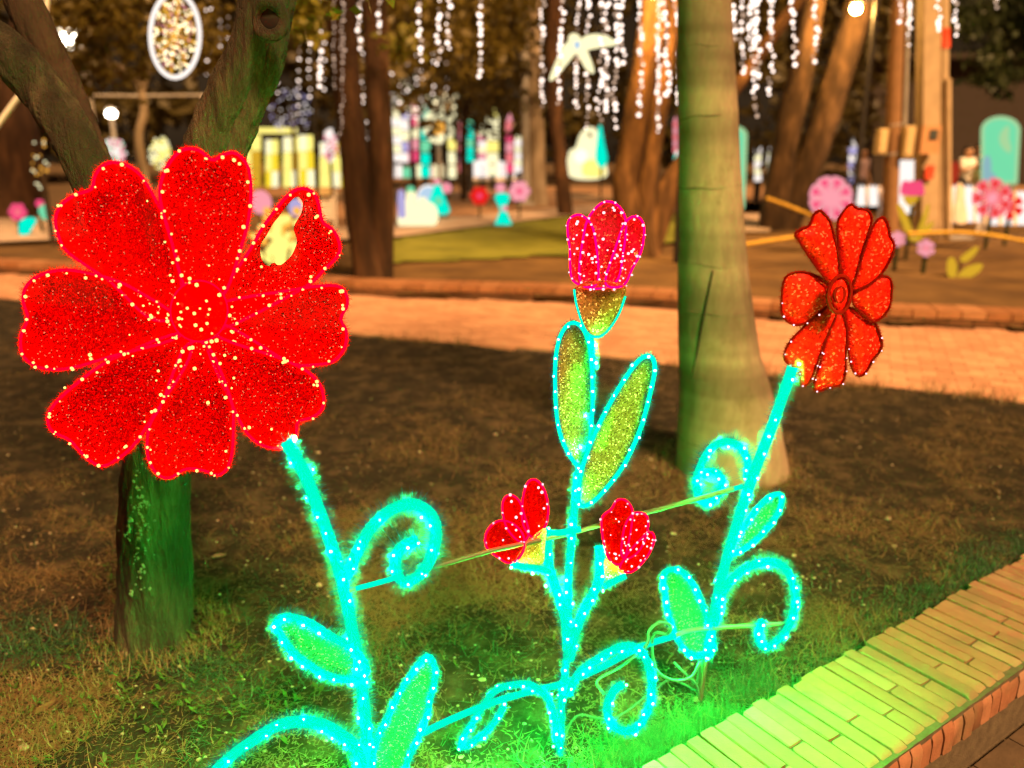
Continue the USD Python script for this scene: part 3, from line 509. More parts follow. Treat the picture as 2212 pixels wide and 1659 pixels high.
tree('shade_tree', 'thick amber lit forked trunk behind the hanging lights, left of the palm', (1392, 560),
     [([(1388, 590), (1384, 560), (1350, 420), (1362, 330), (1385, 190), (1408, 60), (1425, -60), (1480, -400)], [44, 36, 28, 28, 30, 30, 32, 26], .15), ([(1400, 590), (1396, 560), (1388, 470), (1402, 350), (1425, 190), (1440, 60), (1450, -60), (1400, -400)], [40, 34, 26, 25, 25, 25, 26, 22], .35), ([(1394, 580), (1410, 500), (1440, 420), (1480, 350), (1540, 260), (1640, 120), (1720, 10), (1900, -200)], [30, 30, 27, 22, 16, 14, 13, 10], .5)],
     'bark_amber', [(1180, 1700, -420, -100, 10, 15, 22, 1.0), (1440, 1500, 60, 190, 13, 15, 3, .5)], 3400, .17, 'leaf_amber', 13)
tree('shade_tree', 'brown V shaped tree between the palm and the utility poles', (1685, 505),
     [([(1680, 530), (1672, 500), (1680, 410), (1700, 290), (1728, 160), (1745, 60), (1755, -40), (1740, -400)], [42, 34, 30, 28, 28, 27, 26, 22], .2), ([(1695, 530), (1696, 500), (1722, 420), (1765, 310), (1805, 180), (1842, 60), (1865, -40), (1960, -360)], [40, 32, 30, 30, 30, 28, 26, 20], .3)],
     'bark_brown', [(1480, 2050, -380, 40, 17, 23, 26, 1.5), (1800, 1930, 60, 300, 19, 23, 9, 1.0), (1740, 1900, 200, 330, 22, 26, 6, 1.2), (1620, 1680, 200, 330, 20, 26, 4, .9)], 5200, .26, 'leaf_dark', 14)
tree('shade_tree', 'slim brown tree right of the grey palm in the middle distance', (1222, 474),
     [([(1225, 485), (1222, 465), (1212, 360), (1200, 250), (1195, 120), (1200, -40), (1180, -300)], [22, 18, 15, 16, 18, 18, 16], .2)],
     'bark_red', [(760, 1200, -60, 210, 20, 27, 34, 1.6), (950, 1180, 130, 290, 23, 30, 14, 1.5), (740, 1180, -350, -60, 20, 27, 20, 2)], 7000, .3, 'leaf_dark', 15)
tree('shade_tree', 'amber leaved tree whose branches hang over the middle walk', (985, 440),
     [([(1000, 445), (1003, 400), (1000, 330), (1010, 200), (1040, 60), (1060, -80)], [9, 7, 7, 8, 9, 9], .2)],
     'bark_dark', [(760, 1150, -20, 130, 14, 19, 12, .9), (1000, 1120, 60, 180, 19, 23, 5, .8)], 2200, .2, 'leaf_amber', 25)
tree('palm_tree', 'grey far palm trunk beside a pole in the middle distance', (1162, 452),
     [([(1165, 460), (1163, 440), (1160, 380), (1158, 280), (1152, 160), (1150, 20), (1148, -120)], [24, 21, 19, 18, 17, 16, 15], .1)], 'bark_pale', None, 0, 0, None, 16, 'palm tree', rough=.04)
tree('slender_tree', 'slender pale crooked tree with yellow leaves left of the forked tree', (325, 560),
     [([(330, 600), (322, 480), (315, 400), (303, 330), (300, 285), (311, 245), (305, 195), (285, 160), (230, 130), (205, 90)], [13, 12, 10, 9, 9, 9, 7, 7, 6, 4], .2), ([(305, 200), (330, 120), (350, 20), (380, -120)], [7, 6, 5, 4], .2)],
     'bark_pale', [(90, 450, -40, 110, 10.5, 13, 16, .5), (140, 330, 90, 200, 10.5, 12, 8, .35), (330, 470, 60, 160, 11, 13, 5, .4)], 3200, .13, 'leaf_amber', 17)
tree('shade_tree', 'rough reddish trunk at the left edge of the picture', (30, 470),
     [([(40, 500), (38, 460), (45, 380), (35, 280), (20, 180), (60, 60), (90, -60), (80, -300)], [60, 50, 44, 46, 44, 34, 32, 26], .2)],
     'bark_red', [(-200, 130, -300, -40, 13, 19, 16, 1.3)], 2400, .22, 'leaf_amber', 18)
tree('fern_tree', 'drooping green tree in the upper right corner', (2230, 470),
     [([(2300, 490), (2300, 300), (2290, 100), (2280, -100)], [20, 16, 14, 10], .2)],
     'bark_dark', [(2080, 2260, -40, 80, 18, 21, 14, .75), (2080, 2180, 80, 170, 18, 20, 7, .5), (2130, 2170, 170, 210, 18, 20, 2, .35)], 3400, .22, 'leaf_green', 19, droop=1.2)
# far tree line, one dark mass
cl = []; r_ = np.random.default_rng(44)
for k in range(210):
    u, v, y = r_.uniform(-500, 2700), r_.uniform(-420, 330), r_.uniform(46, 60); q = at(u, v, y); cl.append((*q, r_.uniform(2, 3.6)))
part('far_treeline', crown(cl, 32000, 1.0, 45), 'leaf_dark', label='dark mass of far trees closing the park', kind='stuff')

# ------------------------------------------------------------------ light sculptures
def Z6(p): p = np.array(p, float); return np.c_[424.9 + p[:, 0] * .3567, 1067.1 + p[:, 1] * .3567]
def Z7(p): p = np.array(p, float); return np.c_[971.2 + p[:, 0] * .3567, 910.5 + p[:, 1] * .3567]
def line3(pts, Y): 
    s = spline(pts, 8); return resample(at(s[:, 0], s[:, 1], np.broadcast_to(Y, len(s)) if np.ndim(Y) == 0 else np.interp(np.linspace(0, 1, len(s)), np.linspace(0, 1, len(Y)), Y)), .008)
def rope(owner, name, pts, Y, r=.011, fuzz=.026, per_m=2600, led=.034, closed=False, m='neon', label=None):
    p = line3(pts, Y) if not closed else None
    if closed: s = spline(pts, 6, True); p = resample(at(s[:, 0], s[:, 1], np.full(len(s), Y)), .008, True)
    r, fuzz, per_m = r * 1.12, fuzz * 1.25, per_m * 1.5  # real tinsel, made longer and denser to stand in for lens bloom
    core = part(name, tube(p, r, 10, closed), m, owner, smooth=True, label=label)
    part('tinsel', tinsel(p, r, fuzz, per_m, closed=closed), 'tinsel_green', core, kind='stuff')
    if led:
        q = resample(p, led, closed) ; n = len(q); q = q + rng.normal(0, .003, q.shape); th = np.where(rng.uniform(size=n) < .62, rng.normal(-np.pi / 2, .6, n), rng.uniform(0, 2 * np.pi, n)); q[:, 1] += np.sin(th) * (r + .003); q[:, 0] += np.cos(th) * (r + .003) * .8; q[:, 2] += np.cos(th) * (r + .003) * .6
        part('fairy_lights', beads(q, .0030), 'led_cyan', core, kind='stuff')
    return core
def leaf(owner, pts, Y, m, r=.008, fuzz=.024, bowl=.012, led=.04, name='leaf', per_m=3400, nm='neon'):
    o = spline(pts, 6, True); lf = part(name, sheet(o, Y, bowl, 9), m, owner, smooth=True)
    p = resample(at(o[:, 0], o[:, 1], np.full(len(o), Y - .004)), .008, True)
    part('rim_light', tube(p, r, 8, True), nm, lf, smooth=True)
    part('tinsel', tinsel(p, r, fuzz, per_m, closed=True), 'tinsel_green', lf, kind='stuff')
    q = resample(p, led, True) + rng.normal(0, .003, (len(resample(p, led, True)), 3)); q[:, 1] -= r + .003
    part('fairy_lights', beads(q, .0030), 'led_cyan' if nm == 'neon' else 'led_dim', lf, kind='stuff'); return lf
# --- big flower on the left
YL = 1.66
big = thing('flower_sculpture', 'largest red lit flower with eight mesh petals on a glowing stem', 'light sculpture', (*at(797, 1715, YL)[:2], 0), 'lit flower sculptures')
petals = {
 'a': [(410, 640), (370, 520), (346, 430), (352, 380), (375, 340), (400, 322), (430, 325), (458, 346), (480, 336), (505, 330), (530, 350), (541, 385), (540, 450), (525, 520), (480, 640)],
 'b': [(395, 660), (365, 500), (335, 430), (300, 375), (260, 352), (225, 356), (205, 380), (198, 408), (165, 420), (135, 440), (120, 470), (125, 505), (142, 540), (185, 573), (240, 610), (330, 690)],
 'c': [(390, 690), (300, 630), (250, 606), (200, 592), (140, 583), (88, 594), (57, 618), (50, 650), (60, 688), (46, 722), (47, 760), (68, 786), (110, 798), (165, 792), (240, 770), (380, 730)],
 'd': [(390, 720), (260, 768), (200, 802), (130, 860), (104, 898), (112, 930), (150, 950), (178, 980), (210, 1004), (240, 1000), (288, 962), (330, 900), (410, 770)],
 'e': [(400, 750), (350, 870), (326, 912), (318, 950), (321, 992), (340, 1024), (367, 1032), (402, 1013), (440, 1016), (470, 1026), (490, 1012), (501, 978), (504, 920), (498, 860), (450, 750)],
 'f': [(445, 740), (500, 870), (530, 930), (560, 958), (592, 968), (622, 964), (640, 942), (643, 912), (672, 902), (694, 886), (699, 860), (690, 830), (660, 800), (605, 772), (480, 700)],
 'g': [(460, 720), (600, 772), (642, 788), (690, 787), (720, 780), (744, 752), (748, 716), (736, 688), (750, 660), (748, 636), (730, 618), (690, 618), (645, 624), (460, 660)],
 'h': [(450, 680), (540, 540), (562, 500), (600, 447), (630, 416), (656, 407), (680, 420), (690, 450), (697, 480), (720, 497), (733, 526), (730, 552), (700, 582), (655, 622), (480, 710)]}
C0 = np.array([428., 682.])
for k, (nm, pts) in enumerate(petals.items()):
    o = spline(pts, 6, True); hole = spline([(566, 562), (562, 530), (574, 512), (588, 486), (602, 468), (618, 446), (640, 424), (654, 438), (650, 462), (634, 492), (642, 520), (632, 548), (622, 560), (604, 574), (590, 566), (580, 576)], 3, True) if nm == 'h' else None
    Yk = YL + .006 * (k % 2) + .002 * k; tilt = lambda P: .00012 * np.linalg.norm(P - C0, axis=1)
    pe = part('petal', sheet(o, Yk, .062, 8, hole, tilt, wobble=.008, seed=k), 'red_mesh', big, smooth=True, label='torn petal with an open hole' if nm == 'h' else None)
    rim = at(o[:, 0], o[:, 1], Yk - .010 + tilt(o)); rim = resample(rim, .01, True)
    part('rim_light', tube(rim, .0032, 6, True), 'red_rope', pe, smooth=True); part('tinsel', tinsel(rim, .002, .015, 1500, .0005, closed=True), 'glow_strands_red', pe, kind='stuff')  # red strands added to give the petal edge a soft glow
    rin = rim.mean(0) + (rim - rim.mean(0)) * .965; q = resample(rin, .043, True); q = q + rng.normal(0, .004, q.shape) - [0, .008, 0]
    q2 = np.vstack([q, q[rng.integers(0, len(q), len(q) // 3)] + rng.normal(0, .005, (len(q) // 3, 3))]); 
    part('fairy_lights', beads(q2, .0034, jit=.4), 'led_yellow', pe, kind='stuff')
    Pg = Polygon(o).buffer(-4); g = np.stack([rng.uniform(*np.array(Pg.bounds)[[0, 2]], 900), rng.uniform(*np.array(Pg.bounds)[[1, 3]], 900)], 1); g = g[contains_xy(Pg, g[:, 0], g[:, 1])]
    if hole is not None: g = g[~contains_xy(Polygon(hole).buffer(4), g[:, 0], g[:, 1])]
    part('glint_beads', beads(at(g[:170, 0], g[:170, 1], np.full(len(g[:170]), Yk - .004)), .0011, jit=.4), 'glint_glow', pe, kind='stuff')  # sequin glints put in as tiny self-glowing beads
    ctr = spline([C0 + (np.array(pts).mean(0) - C0) * s for s in (.15, .5, .8)], 4)
a = np.linspace(0, 2 * np.pi, 14, endpoint=False); disc = np.c_[430 + 62 * np.cos(a), 672 + 66 * np.sin(a)]
fc = part('flower_centre', sheet(spline(disc, 3, True), YL - .03, .02, 8), 'red_mesh', big, smooth=True)
rim = at(disc[:, 0], disc[:, 1], np.full(14, YL - .036)); part('rim_light', tube(resample(spline(rim, 4, True), .01, True), .0016, 6, True), 'red_rope', fc, smooth=True)
part('fairy_lights', beads(np.vstack([rim + rng.normal(0, .012, rim.shape) - [0, .008, 0], at(rng.normal(430, 75, 46), rng.normal(690, 75, 46), np.full(46, YL - .03))]), .0034, jit=.4), 'led_yellow', fc, kind='stuff')
rope(big, 'stem', [(618, 955), (640, 990), (665, 1040), (690, 1105), (712, 1165), (732, 1230), (748, 1295), (763, 1375), (777, 1450), (789, 1550), (796, 1650), (799, 1735)], YL + .01, .013, .030, 2800, .045)
rope(big, 'scroll', Z6([(905, 500), (960, 380), (1010, 280), (1060, 200), (1130, 130), (1210, 80), (1300, 60), (1365, 80), (1420, 125), (1447, 190), (1447, 270), (1430, 350), (1390, 440), (1330, 505), (1260, 530), (1212, 480), (1205, 390), (1245, 320), (1335, 280)]), YL + .03, .012, .032, 3000, .030)
rope(big, 'scroll', Z6([(1010, 1720), (990, 1600), (940, 1510), (890, 1470), (830, 1430), (770, 1400), (680, 1383), (590, 1380), (500, 1400), (410, 1445), (330, 1500), (230, 1570), (140, 1650), (60, 1740), (0, 1850)]), YL - .04, .012, .028, 2800, .030)
leaf(big, Z6([(480, 790), (530, 742), (640, 762), (720, 800), (790, 848), (860, 885), (940, 930), (1000, 1000), (1028, 1060), (1005, 1100), (930, 1120), (860, 1118), (770, 1090), (690, 1040), (600, 975), (530, 890)]), YL - .01, 'green_mesh', .009, .028, per_m=3200)
leaf(big, Z6([(1065, 1600), (1100, 1470), (1160, 1340), (1230, 1200), (1310, 1075), (1385, 985), (1430, 1010), (1446, 1100), (1425, 1200), (1390, 1350), (1340, 1480), (1290, 1590), (1220, 1740), (1130, 1800), (1070, 1740)]), YL - .03, 'green_mesh', .007, .018)
# --- middle plant
YM = 1.80
midp = thing('flower_sculpture', 'middle glowing green plant with a magenta tulip on top', 'light sculpture', (*at(1200, 1665, YM)[:2], 0), 'lit flower sculptures')
rope(midp, 'stem', np.vstack([[(1272, 716), (1276, 760), (1276, 830), (1270, 900), (1262, 960), (1252, 1010)], Z7([(772, 340), (762, 450), (752, 560), (740, 700), (726, 850), (718, 1000), (719, 1150), (718, 1280), (712, 1400), (698, 1520), (682, 1640), (675, 1760), (670, 1900), (668, 2040)])]), YM + .01, .0085, .019, 2400, .040)
rope(midp, 'branch', Z7([(592, 660), (590, 760), (603, 880), (640, 1000), (680, 1120), (706, 1250), (710, 1380)]), YM, .0105, .022, 2400, .036)
rope(midp, 'branch', Z7([(905, 760), (912, 850), (905, 960), (865, 1050), (820, 1130), (782, 1220), (750, 1320), (730, 1440)]), YM - .005, .0105, .022, 2400, .036)
leaf(midp, [(1247, 1005), (1218, 960), (1203, 900), (1199, 800), (1206, 740), (1222, 706), (1242, 697), (1262, 715), (1275, 760), (1280, 850), (1276, 930), (1264, 990)], YM - .005, 'gold_green', .0048, .015, nm='neon_dim')
leaf(midp, [(1250, 1085), (1258, 1010), (1288, 930), (1330, 850), (1370, 790), (1393, 770), (1410, 774), (1414, 802), (1402, 860), (1382, 930), (1350, 1000), (1312, 1052), (1275, 1088)], YM - .012, 'gold_green', .0055, .018, nm='neon_dim')
rope(midp, 'scroll', Z6([(2180, 1500), (2170, 1380), (2130, 1245), (2050, 1168), (1990, 1150), (1930, 1154), (1860, 1168), (1790, 1210), (1730, 1290), (1665, 1390), (1605, 1490), (1612, 1535), (1660, 1510), (1745, 1445), (1815, 1365), (1855, 1290)]), YM - .03, .0075, .017, 2200, .034)
rope(midp, 'scroll', [(1228, 1500), (1250, 1455), (1290, 1425), (1335, 1400), (1362, 1396), (1385, 1408), (1400, 1435), (1408, 1480), (1402, 1525), (1388, 1558), (1362, 1578), (1335, 1575), (1315, 1552), (1312, 1520), (1328, 1490), (1345, 1478)], YM - .04, .009, .020, 2200, .034)
def bloom(owner, outlines, Y, m, rope_m, led_m, name='petal', bowl=.02, led=.022, rim_r=.0025, extra=14, ledr=.0030):
    for k, pts in enumerate(outlines):
        o = spline(pts, 6, True); Yk = Y - .006 * k
        pe = part(name, sheet(o, Yk, bowl, 6), m, owner, smooth=True); rim = resample(at(o[:, 0], o[:, 1], np.full(len(o), Yk - .003)), .008, True)
        part('rim_light', tube(rim, rim_r, 6, True), rope_m, pe, smooth=True)
        if led_m:
            q = resample(rim, led, True); q = q + rng.normal(0, .003, q.shape) - [0, .005, 0]; P0 = Polygon(o).buffer(-3); b = P0.bounds; g = np.c_[rng.uniform(b[0], b[2], 80), rng.uniform(b[1], b[3], 80)]; g = g[contains_xy(P0, g[:, 0], g[:, 1])][:extra]
            if len(g): q = np.vstack([q, at(g[:, 0], g[:, 1], np.full(len(g), Yk - .004))])
            part('fairy_lights', beads(q, ledr, jit=.35), led_m, pe, kind='stuff')
bloom(midp, [[(1255, 612), (1262, 500), (1282, 455), (1310, 435), (1338, 447), (1352, 480), (1347, 540), (1328, 612)], [(1238, 606), (1231, 540), (1226, 484), (1242, 465), (1264, 470), (1284, 505), (1290, 612)], [(1308, 612), (1328, 540), (1350, 482), (1374, 467), (1391, 488), (1386, 540), (1366, 580), (1346, 617)]], YM + .0, 'magenta_mesh', 'pink_rope', 'led_pink', led=.024)
cx = part('calyx', sheet(spline([(1240, 625), (1280, 606), (1345, 614), (1351, 640), (1336, 680), (1312, 715), (1290, 728), (1266, 715), (1247, 665)], 6, True), YM - .02, .03, 6), 'bronze', midp, smooth=True)
o = spline([(1240, 625), (1247, 665), (1266, 715), (1290, 728), (1312, 715), (1336, 680), (1351, 640)], 5); p = resample(at(o[:, 0], o[:, 1], np.full(len(o), YM - .022)), .008)
part('rim_light', tube(p, .0024, 6), 'neon_dim', cx); part('tinsel', tinsel(p, .002, .008, 2500), 'tinsel_green', cx, kind='stuff')
bloom(midp, [Z7([(440, 500), (465, 385), (510, 350), (560, 390), (590, 470), (596, 560), (575, 640), (500, 700), (445, 620)]), Z7([(320, 540), (330, 470), (370, 445), (420, 480), (450, 560), (480, 680), (430, 730), (350, 650)]), Z7([(215, 730), (225, 670), (270, 615), (330, 600), (400, 630), (450, 700), (440, 800), (365, 858), (280, 812), (235, 775)])], YM - .02, 'red_mesh', 'bud_rope', 'led_pink', led=.05, extra=4, ledr=.0035)
part('calyx', sheet(spline(Z7([(400, 835), (500, 700), (582, 645), (578, 760), (565, 860), (480, 860)]), 5, True), YM - .03, .015, 6), 'gold_green', midp, smooth=True)
rope(midp, 'calyx_rim', Z7([(375, 862), (450, 882), (540, 890), (610, 915)]), YM - .034, .0065, .015, 2400, .03)
bloom(midp, [Z7([(922, 590), (980, 530), (1010, 482), (1050, 470), (1090, 502), (1108, 560), (1090, 700), (1050, 850), (980, 850), (935, 740)]), Z7([(1060, 640), (1110, 560), (1170, 555), (1200, 590), (1195, 680), (1150, 780), (1080, 830), (1040, 800)]), Z7([(1030, 890), (1080, 800), (1150, 720), (1210, 668), (1240, 700), (1226, 762), (1180, 840), (1100, 912)])], YM - .02, 'red_mesh', 'bud_rope', 'led_pink', led=.03, extra=10, ledr=.0030)
part('calyx', sheet(spline(Z7([(940, 830), (1000, 870), (1065, 922), (1000, 945), (948, 955), (935, 900)]), 5, True), YM - .045, .01, 5), 'gold_green', midp, smooth=True)
rope(midp, 'calyx_rim', Z7([(1068, 935), (1000, 965), (935, 1000)]), YM - .048, .0065, .014, 2400, .03)
# --- right plant
bR = G(1508, 1505); YR = bR[1]
rightp = thing('flower_sculpture', 'right glowing green plant carrying an unlit red glitter flower', 'light sculpture', (bR[0], YR, 0), 'lit flower sculptures')
rope(rightp, 'stem', [(1712, 792), (1697, 838), (1668, 920), (1637, 1000), (1608, 1080), (1591, 1135), (1573, 1195), (1557, 1255), (1545, 1310), (1535, 1370), (1524, 1420)], YR, .0125, .025, 2400, .036)
part('spike', tube(line3([(1524, 1420), (1517, 1470), (1508, 1530)], YR), .009, 8), 'rod_metal', rightp, smooth=True)
rope(rightp, 'scroll', Z7([(1800, 340), (1806, 245), (1782, 187), (1745, 145), (1700, 122), (1640, 130), (1580, 165), (1540, 225), (1510, 290), (1492, 360), (1505, 440), (1545, 498), (1600, 470), (1642, 410), (1648, 350), (1615, 308), (1570, 302), (1530, 330)]), YR + .05, .0095, .031, 3000, .032)
rope(rightp, 'scroll', Z7([(1605, 1230), (1640, 1080), (1690, 980), (1760, 910), (1830, 872), (1930, 850), (2010, 870), (2052, 920), (2082, 1000), (2095, 1090), (2075, 1180), (2040, 1260), (2000, 1312), (1940, 1358), (1890, 1358), (1868, 1310), (1890, 1205)]), YR - .03, .0095, .025, 2600, .032)
leaf(rightp, Z7([(1680, 800), (1735, 700), (1795, 620), (1860, 530), (1940, 455), (2005, 442), (2010, 500), (1970, 585), (1900, 675), (1820, 745), (1750, 790)]), YR + .01, 'green_mesh', .008, .018)
leaf(rightp, Z7([(1300, 925), (1380, 897), (1440, 940), (1500, 1030), (1540, 1130), (1572, 1230), (1598, 1330), (1578, 1400), (1480, 1418), (1410, 1365), (1350, 1250), (1312, 1100)]), YR - .01, 'green_mesh', .0085, .022)
def Z5(p, y0): p = np.array(p, float); return np.c_[1578.2 + p[:, 0] * .1793, y0 + p[:, 1] * .1793]
rp_ = [Z5([(1280, 1400), (1140, 1290), (960, 1050), (850, 880), (800, 800), (870, 740), (960, 700), (1000, 590), (1070, 535), (1130, 580), (1190, 670), (1250, 900), (1300, 1200)], 364.2),
       Z5([(1400, 1360), (1330, 1100), (1310, 850), (1310, 650), (1390, 520), (1455, 462), (1520, 510), (1640, 530), (1682, 610), (1660, 750), (1600, 950), (1480, 1340)], 364.2),
       Z5([(1480, 1400), (1530, 1180), (1640, 900), (1720, 720), (1820, 620), (1882, 700), (1902, 830), (1950, 930), (1900, 1110), (1780, 1280), (1600, 1400)], 364.2),
       Z5([(1220, 470), (1120, 350), (900, 260), (760, 270), (670, 340), (640, 560), (650, 730), (760, 832), (900, 820), (1080, 690), (1180, 580)], 546.3),
       Z5([(1500, 470), (1640, 360), (1800, 300), (1910, 340), (1922, 500), (1880, 680), (1740, 800), (1620, 730), (1500, 600)], 546.3),
       Z5([(1210, 640), (1000, 790), (880, 920), (730, 1080), (670, 1240), (720, 1320), (830, 1400), (862, 1552), (950, 1520), (1040, 1300), (1150, 1000), (1260, 730)], 546.3),
       Z5([(1250, 780), (1160, 1050), (1100, 1300), (1040, 1480), (1020, 1600), (1080, 1632), (1180, 1590), (1320, 1560), (1370, 1430), (1372, 1250), (1385, 1000), (1350, 800)], 546.3),
       Z5([(1390, 720), (1420, 950), (1430, 1150), (1480, 1380), (1560, 1452), (1640, 1390), (1700, 1280), (1795, 1150), (1790, 1020), (1700, 830), (1520, 720)], 546.3)]
for k, o in enumerate(rp_):
    o = o.mean(0) + (o - o.mean(0)) * 1.10; o = spline(o, 6, True); Yk = YR + .004 * k - .02; pe = part('petal', sheet(o, Yk, -.012, 6, wobble=.006, seed=40 + k), 'red_cloth', rightp, smooth=True); rim = resample(at(o[:, 0], o[:, 1], np.full(len(o), Yk - .003)), .008, True)
    part('garland_rim', tube(rim, .0022, 6, True), 'tinsel_maroon', pe); part('tinsel', tinsel(rim, .003, .011, 2200, closed=True), 'tinsel_maroon', pe, kind='stuff')
    if k in (5, 6, 7, 3):
        q = resample(rim, .035, True); q = q[q[:, 2] < np.quantile(q[:, 2], .55)] + [0, -.007, 0]; part('fairy_lights', beads(q, .0028), 'led_pink', pe, kind='stuff')
o = spline(Z5([(1200, 400), (1290, 285), (1400, 300), (1450, 450), (1420, 620), (1330, 720), (1220, 680), (1170, 540)], 546.3), 6, True)
fc = part('flower_centre', sheet(o, YR - .05, -.015, 5), 'red_cloth', rightp, smooth=True)
for sc in (1.0, .42):
    c = o.mean(0); oo = c + (o - c) * sc; part('garland_ring', tube(resample(at(oo[:, 0], oo[:, 1], np.full(len(o), YR - .06)), .008, True), .005, 6, True), 'tinsel_maroon', fc)
# --- rails, cable
rl = thing('support_rail', 'upper thin metal rod linking the stems of the three lit plants', 'metal rod', at(940, 1215, YL + .05))
part('rod', tube(np.vstack([at(755, 1275, YL + .01), at(1060, 1190, YM - .06), at(1240, 1150, YM + .015), at(1310, 1130, YM + .02), at(1480, 1085, YR - .04), at(1612, 1048, YR + .01)]), .0062, 8), 'rod_metal', rl, smooth=True)
r2 = line3([(1180, 1155), (1225, 1148), (1255, 1142)], YM + .0); part('glow_wrap', tube(r2, .008, 8), 'neon', rl, smooth=True)  # smooth sleeves on the rod that glow by their own emissive material
r3 = line3([(770, 1271), (820, 1258), (870, 1243)], YL + .008); part('glow_wrap', tube(r3, .0065, 8), 'neon', rl, smooth=True)
r4 = line3([(1490, 1083), (1550, 1066), (1605, 1050)], YR + .0); part('glow_wrap', tube(r4, .007, 8), 'neon', rl, smooth=True)
r2l = thing('support_rail', 'lower bent metal rod with a light hose near the ground', 'metal rod', at(1000, 1550, YL + .05))
lr = np.vstack([Z6([(1120, 1560), (1370, 1450), (1500, 1385), (1700, 1300), (1850, 1245), (2050, 1190)]), Z7([(680, 1590), (900, 1500), (1150, 1370), (1360, 1300)]), [(1500, 1360), (1640, 1350), (1700, 1347)]])
Yl = np.array([YL, YL + .02, YL + .04, YM - .06, YM - .03, YM, YM + .02, YM + .04, YR - .1, YR - .06, YR - .02, YR - .02, YR - .02]); Ps = at(lr[:, 0], lr[:, 1], Yl)
part('rod', tube(resample(spline(Ps, 6), .02), .0065, 8), 'rod_metal', r2l, smooth=True)
part('light_hose', tube(resample(spline(Ps[1:10] + [0, -.012, .010], 6), .02), .0085, 8), 'neon', r2l, smooth=True); part('tinsel', tinsel(resample(spline(Ps[1:10] + [0, -.012, .010], 6), .02), .008, .016, 1500), 'tinsel_green', r2l, kind='stuff')
cb = thing('power_cable', 'loose looped cable between the middle and right plants', 'cable', G(1450, 1450))
c1 = [(1305, 1500), (1290, 1470), (1340, 1440), (1395, 1395), (1402, 1362), (1425, 1345), (1450, 1352), (1440, 1370), (1415, 1368), (1408, 1400), (1420, 1450), (1460, 1470), (1495, 1460), (1512, 1430), (1505, 1475), (1490, 1465)]
part('cord', tube(line3(c1, np.linspace(YM, YR, len(c1))), .0042, 7), 'cable', cb, smooth=True)
c2 = [(1455, 1430), (1475, 1450), (1502, 1475), (1510, 1500)]
part('cord', tube(line3(c2, YR - .02), .0035, 7), 'cable', cb, smooth=True)
c3 = G(np.array([1510., 1470, 1440, 1330, 1250, 1215]), np.array([1500., 1480, 1475, 1555, 1550, 1600])) + [0, 0, .008]
part('cord', tube(resample(spline(c3, 8), .02), .004, 7), 'cable', cb, smooth=True)

# ------------------------------------------------------------------ hanging lights
NUM = 'first second third fourth fifth sixth seventh eighth ninth tenth eleventh twelfth thirteenth fourteenth fifteenth sixteenth seventeenth eighteenth nineteenth twentieth'.split()
def strands(lst, Y, where, bulb=.0155, step=.045, mm='bulb_white', top=-230, jy=0.9):
    lst = sorted(lst)
    for k, (u, v1) in enumerate(lst):
        y = Y + rng.uniform(-jy, jy); a, b = at(u + rng.uniform(-2, 2), top, y), at(u, v1, y); n = max(3, int(np.linalg.norm(a - b) / step))
        t = np.linspace(0, 1, n)[:, None]; p = a * (1 - t) + b * t; p += np.cumsum(rng.normal(0, .006, p.shape), 0) * [1, 1, 0]; p = p + (b - p[-1]) * t
        th = thing('icicle_light_strand', f'white light strand, {NUM[k]} from left {where}', 'light strand', a, 'hanging icicle light strands')
        part('wire', tube(p, .0032, 4), 'wire_dark', th)
        q = p + rng.normal(0, .008, p.shape) * [1, 1, .6]
        q = q + rng.normal(0, step * .16, p.shape) * [0, 0, 1]; w = rng.uniform(size=len(q)) < .72
        part('bulbs', beads(q[w], bulb * 1.1, jit=.35), mm, th, kind='stuff')
        if (~w).any(): part('dim_bulbs', beads(q[~w], bulb * .9, jit=.35), 'bulb_dim', th, kind='stuff')
strands([(776, 108), (819, 68), (910, 128), (948, 137), (969, 103), (1037, 164)], 8.0, "between twin trunk tree and bird")
strands([(1172, 228), (1208, 226), (1245, 232), (1268, 275), (1295, 260), (1308, 239), (1329, 276), (1349, 132), (1380, 250), (1423, 285), (1443, 205), (1464, 222)], 8.0, "in the curtain left of the palm")
strands([(1587, 82), (1605, 160), (1620, 107), (1632, 250), (1630, 171), (1664, 203), (1667, 40), (1718, 139), (1763, 130)], 8.0, "between palm and V shaped tree")
strands([(1944, 46), (1965, 93), (2026, 68), (2063, 78), (2154, 16)], 8.5, "around the utility poles")
strands([(671, 96), (688, 185), (660, 30)], 8.0, "close before the twin trunk tree's left side")
strands([(455, 107), (476, 100), (492, 79), (446, 160)], 13.0, "beside the oval ornament", .016, .09, top=20)
strands([(846, 180), (862, 250), (880, 215), (900, 300), (912, 170), (935, 200), (942, 150), (964, 190)], 22.0, "above the far coloured columns", .028, .16, top=100)
strands([(600, 200), (645, 250), (668, 210), (700, 190)], 18.0, "above the far yellow panels", .022, .14, top=90)
strands([(722, 190), (733, 330), (742, 120)], 8.75, 'wrapped down the left twin trunk', .011, .05, mm='bulb_dim', jy=.05)
strands([(795, 300), (806, 350), (785, 220)], 14.0, "seen between the twin trunks", .016, .085, top=100)

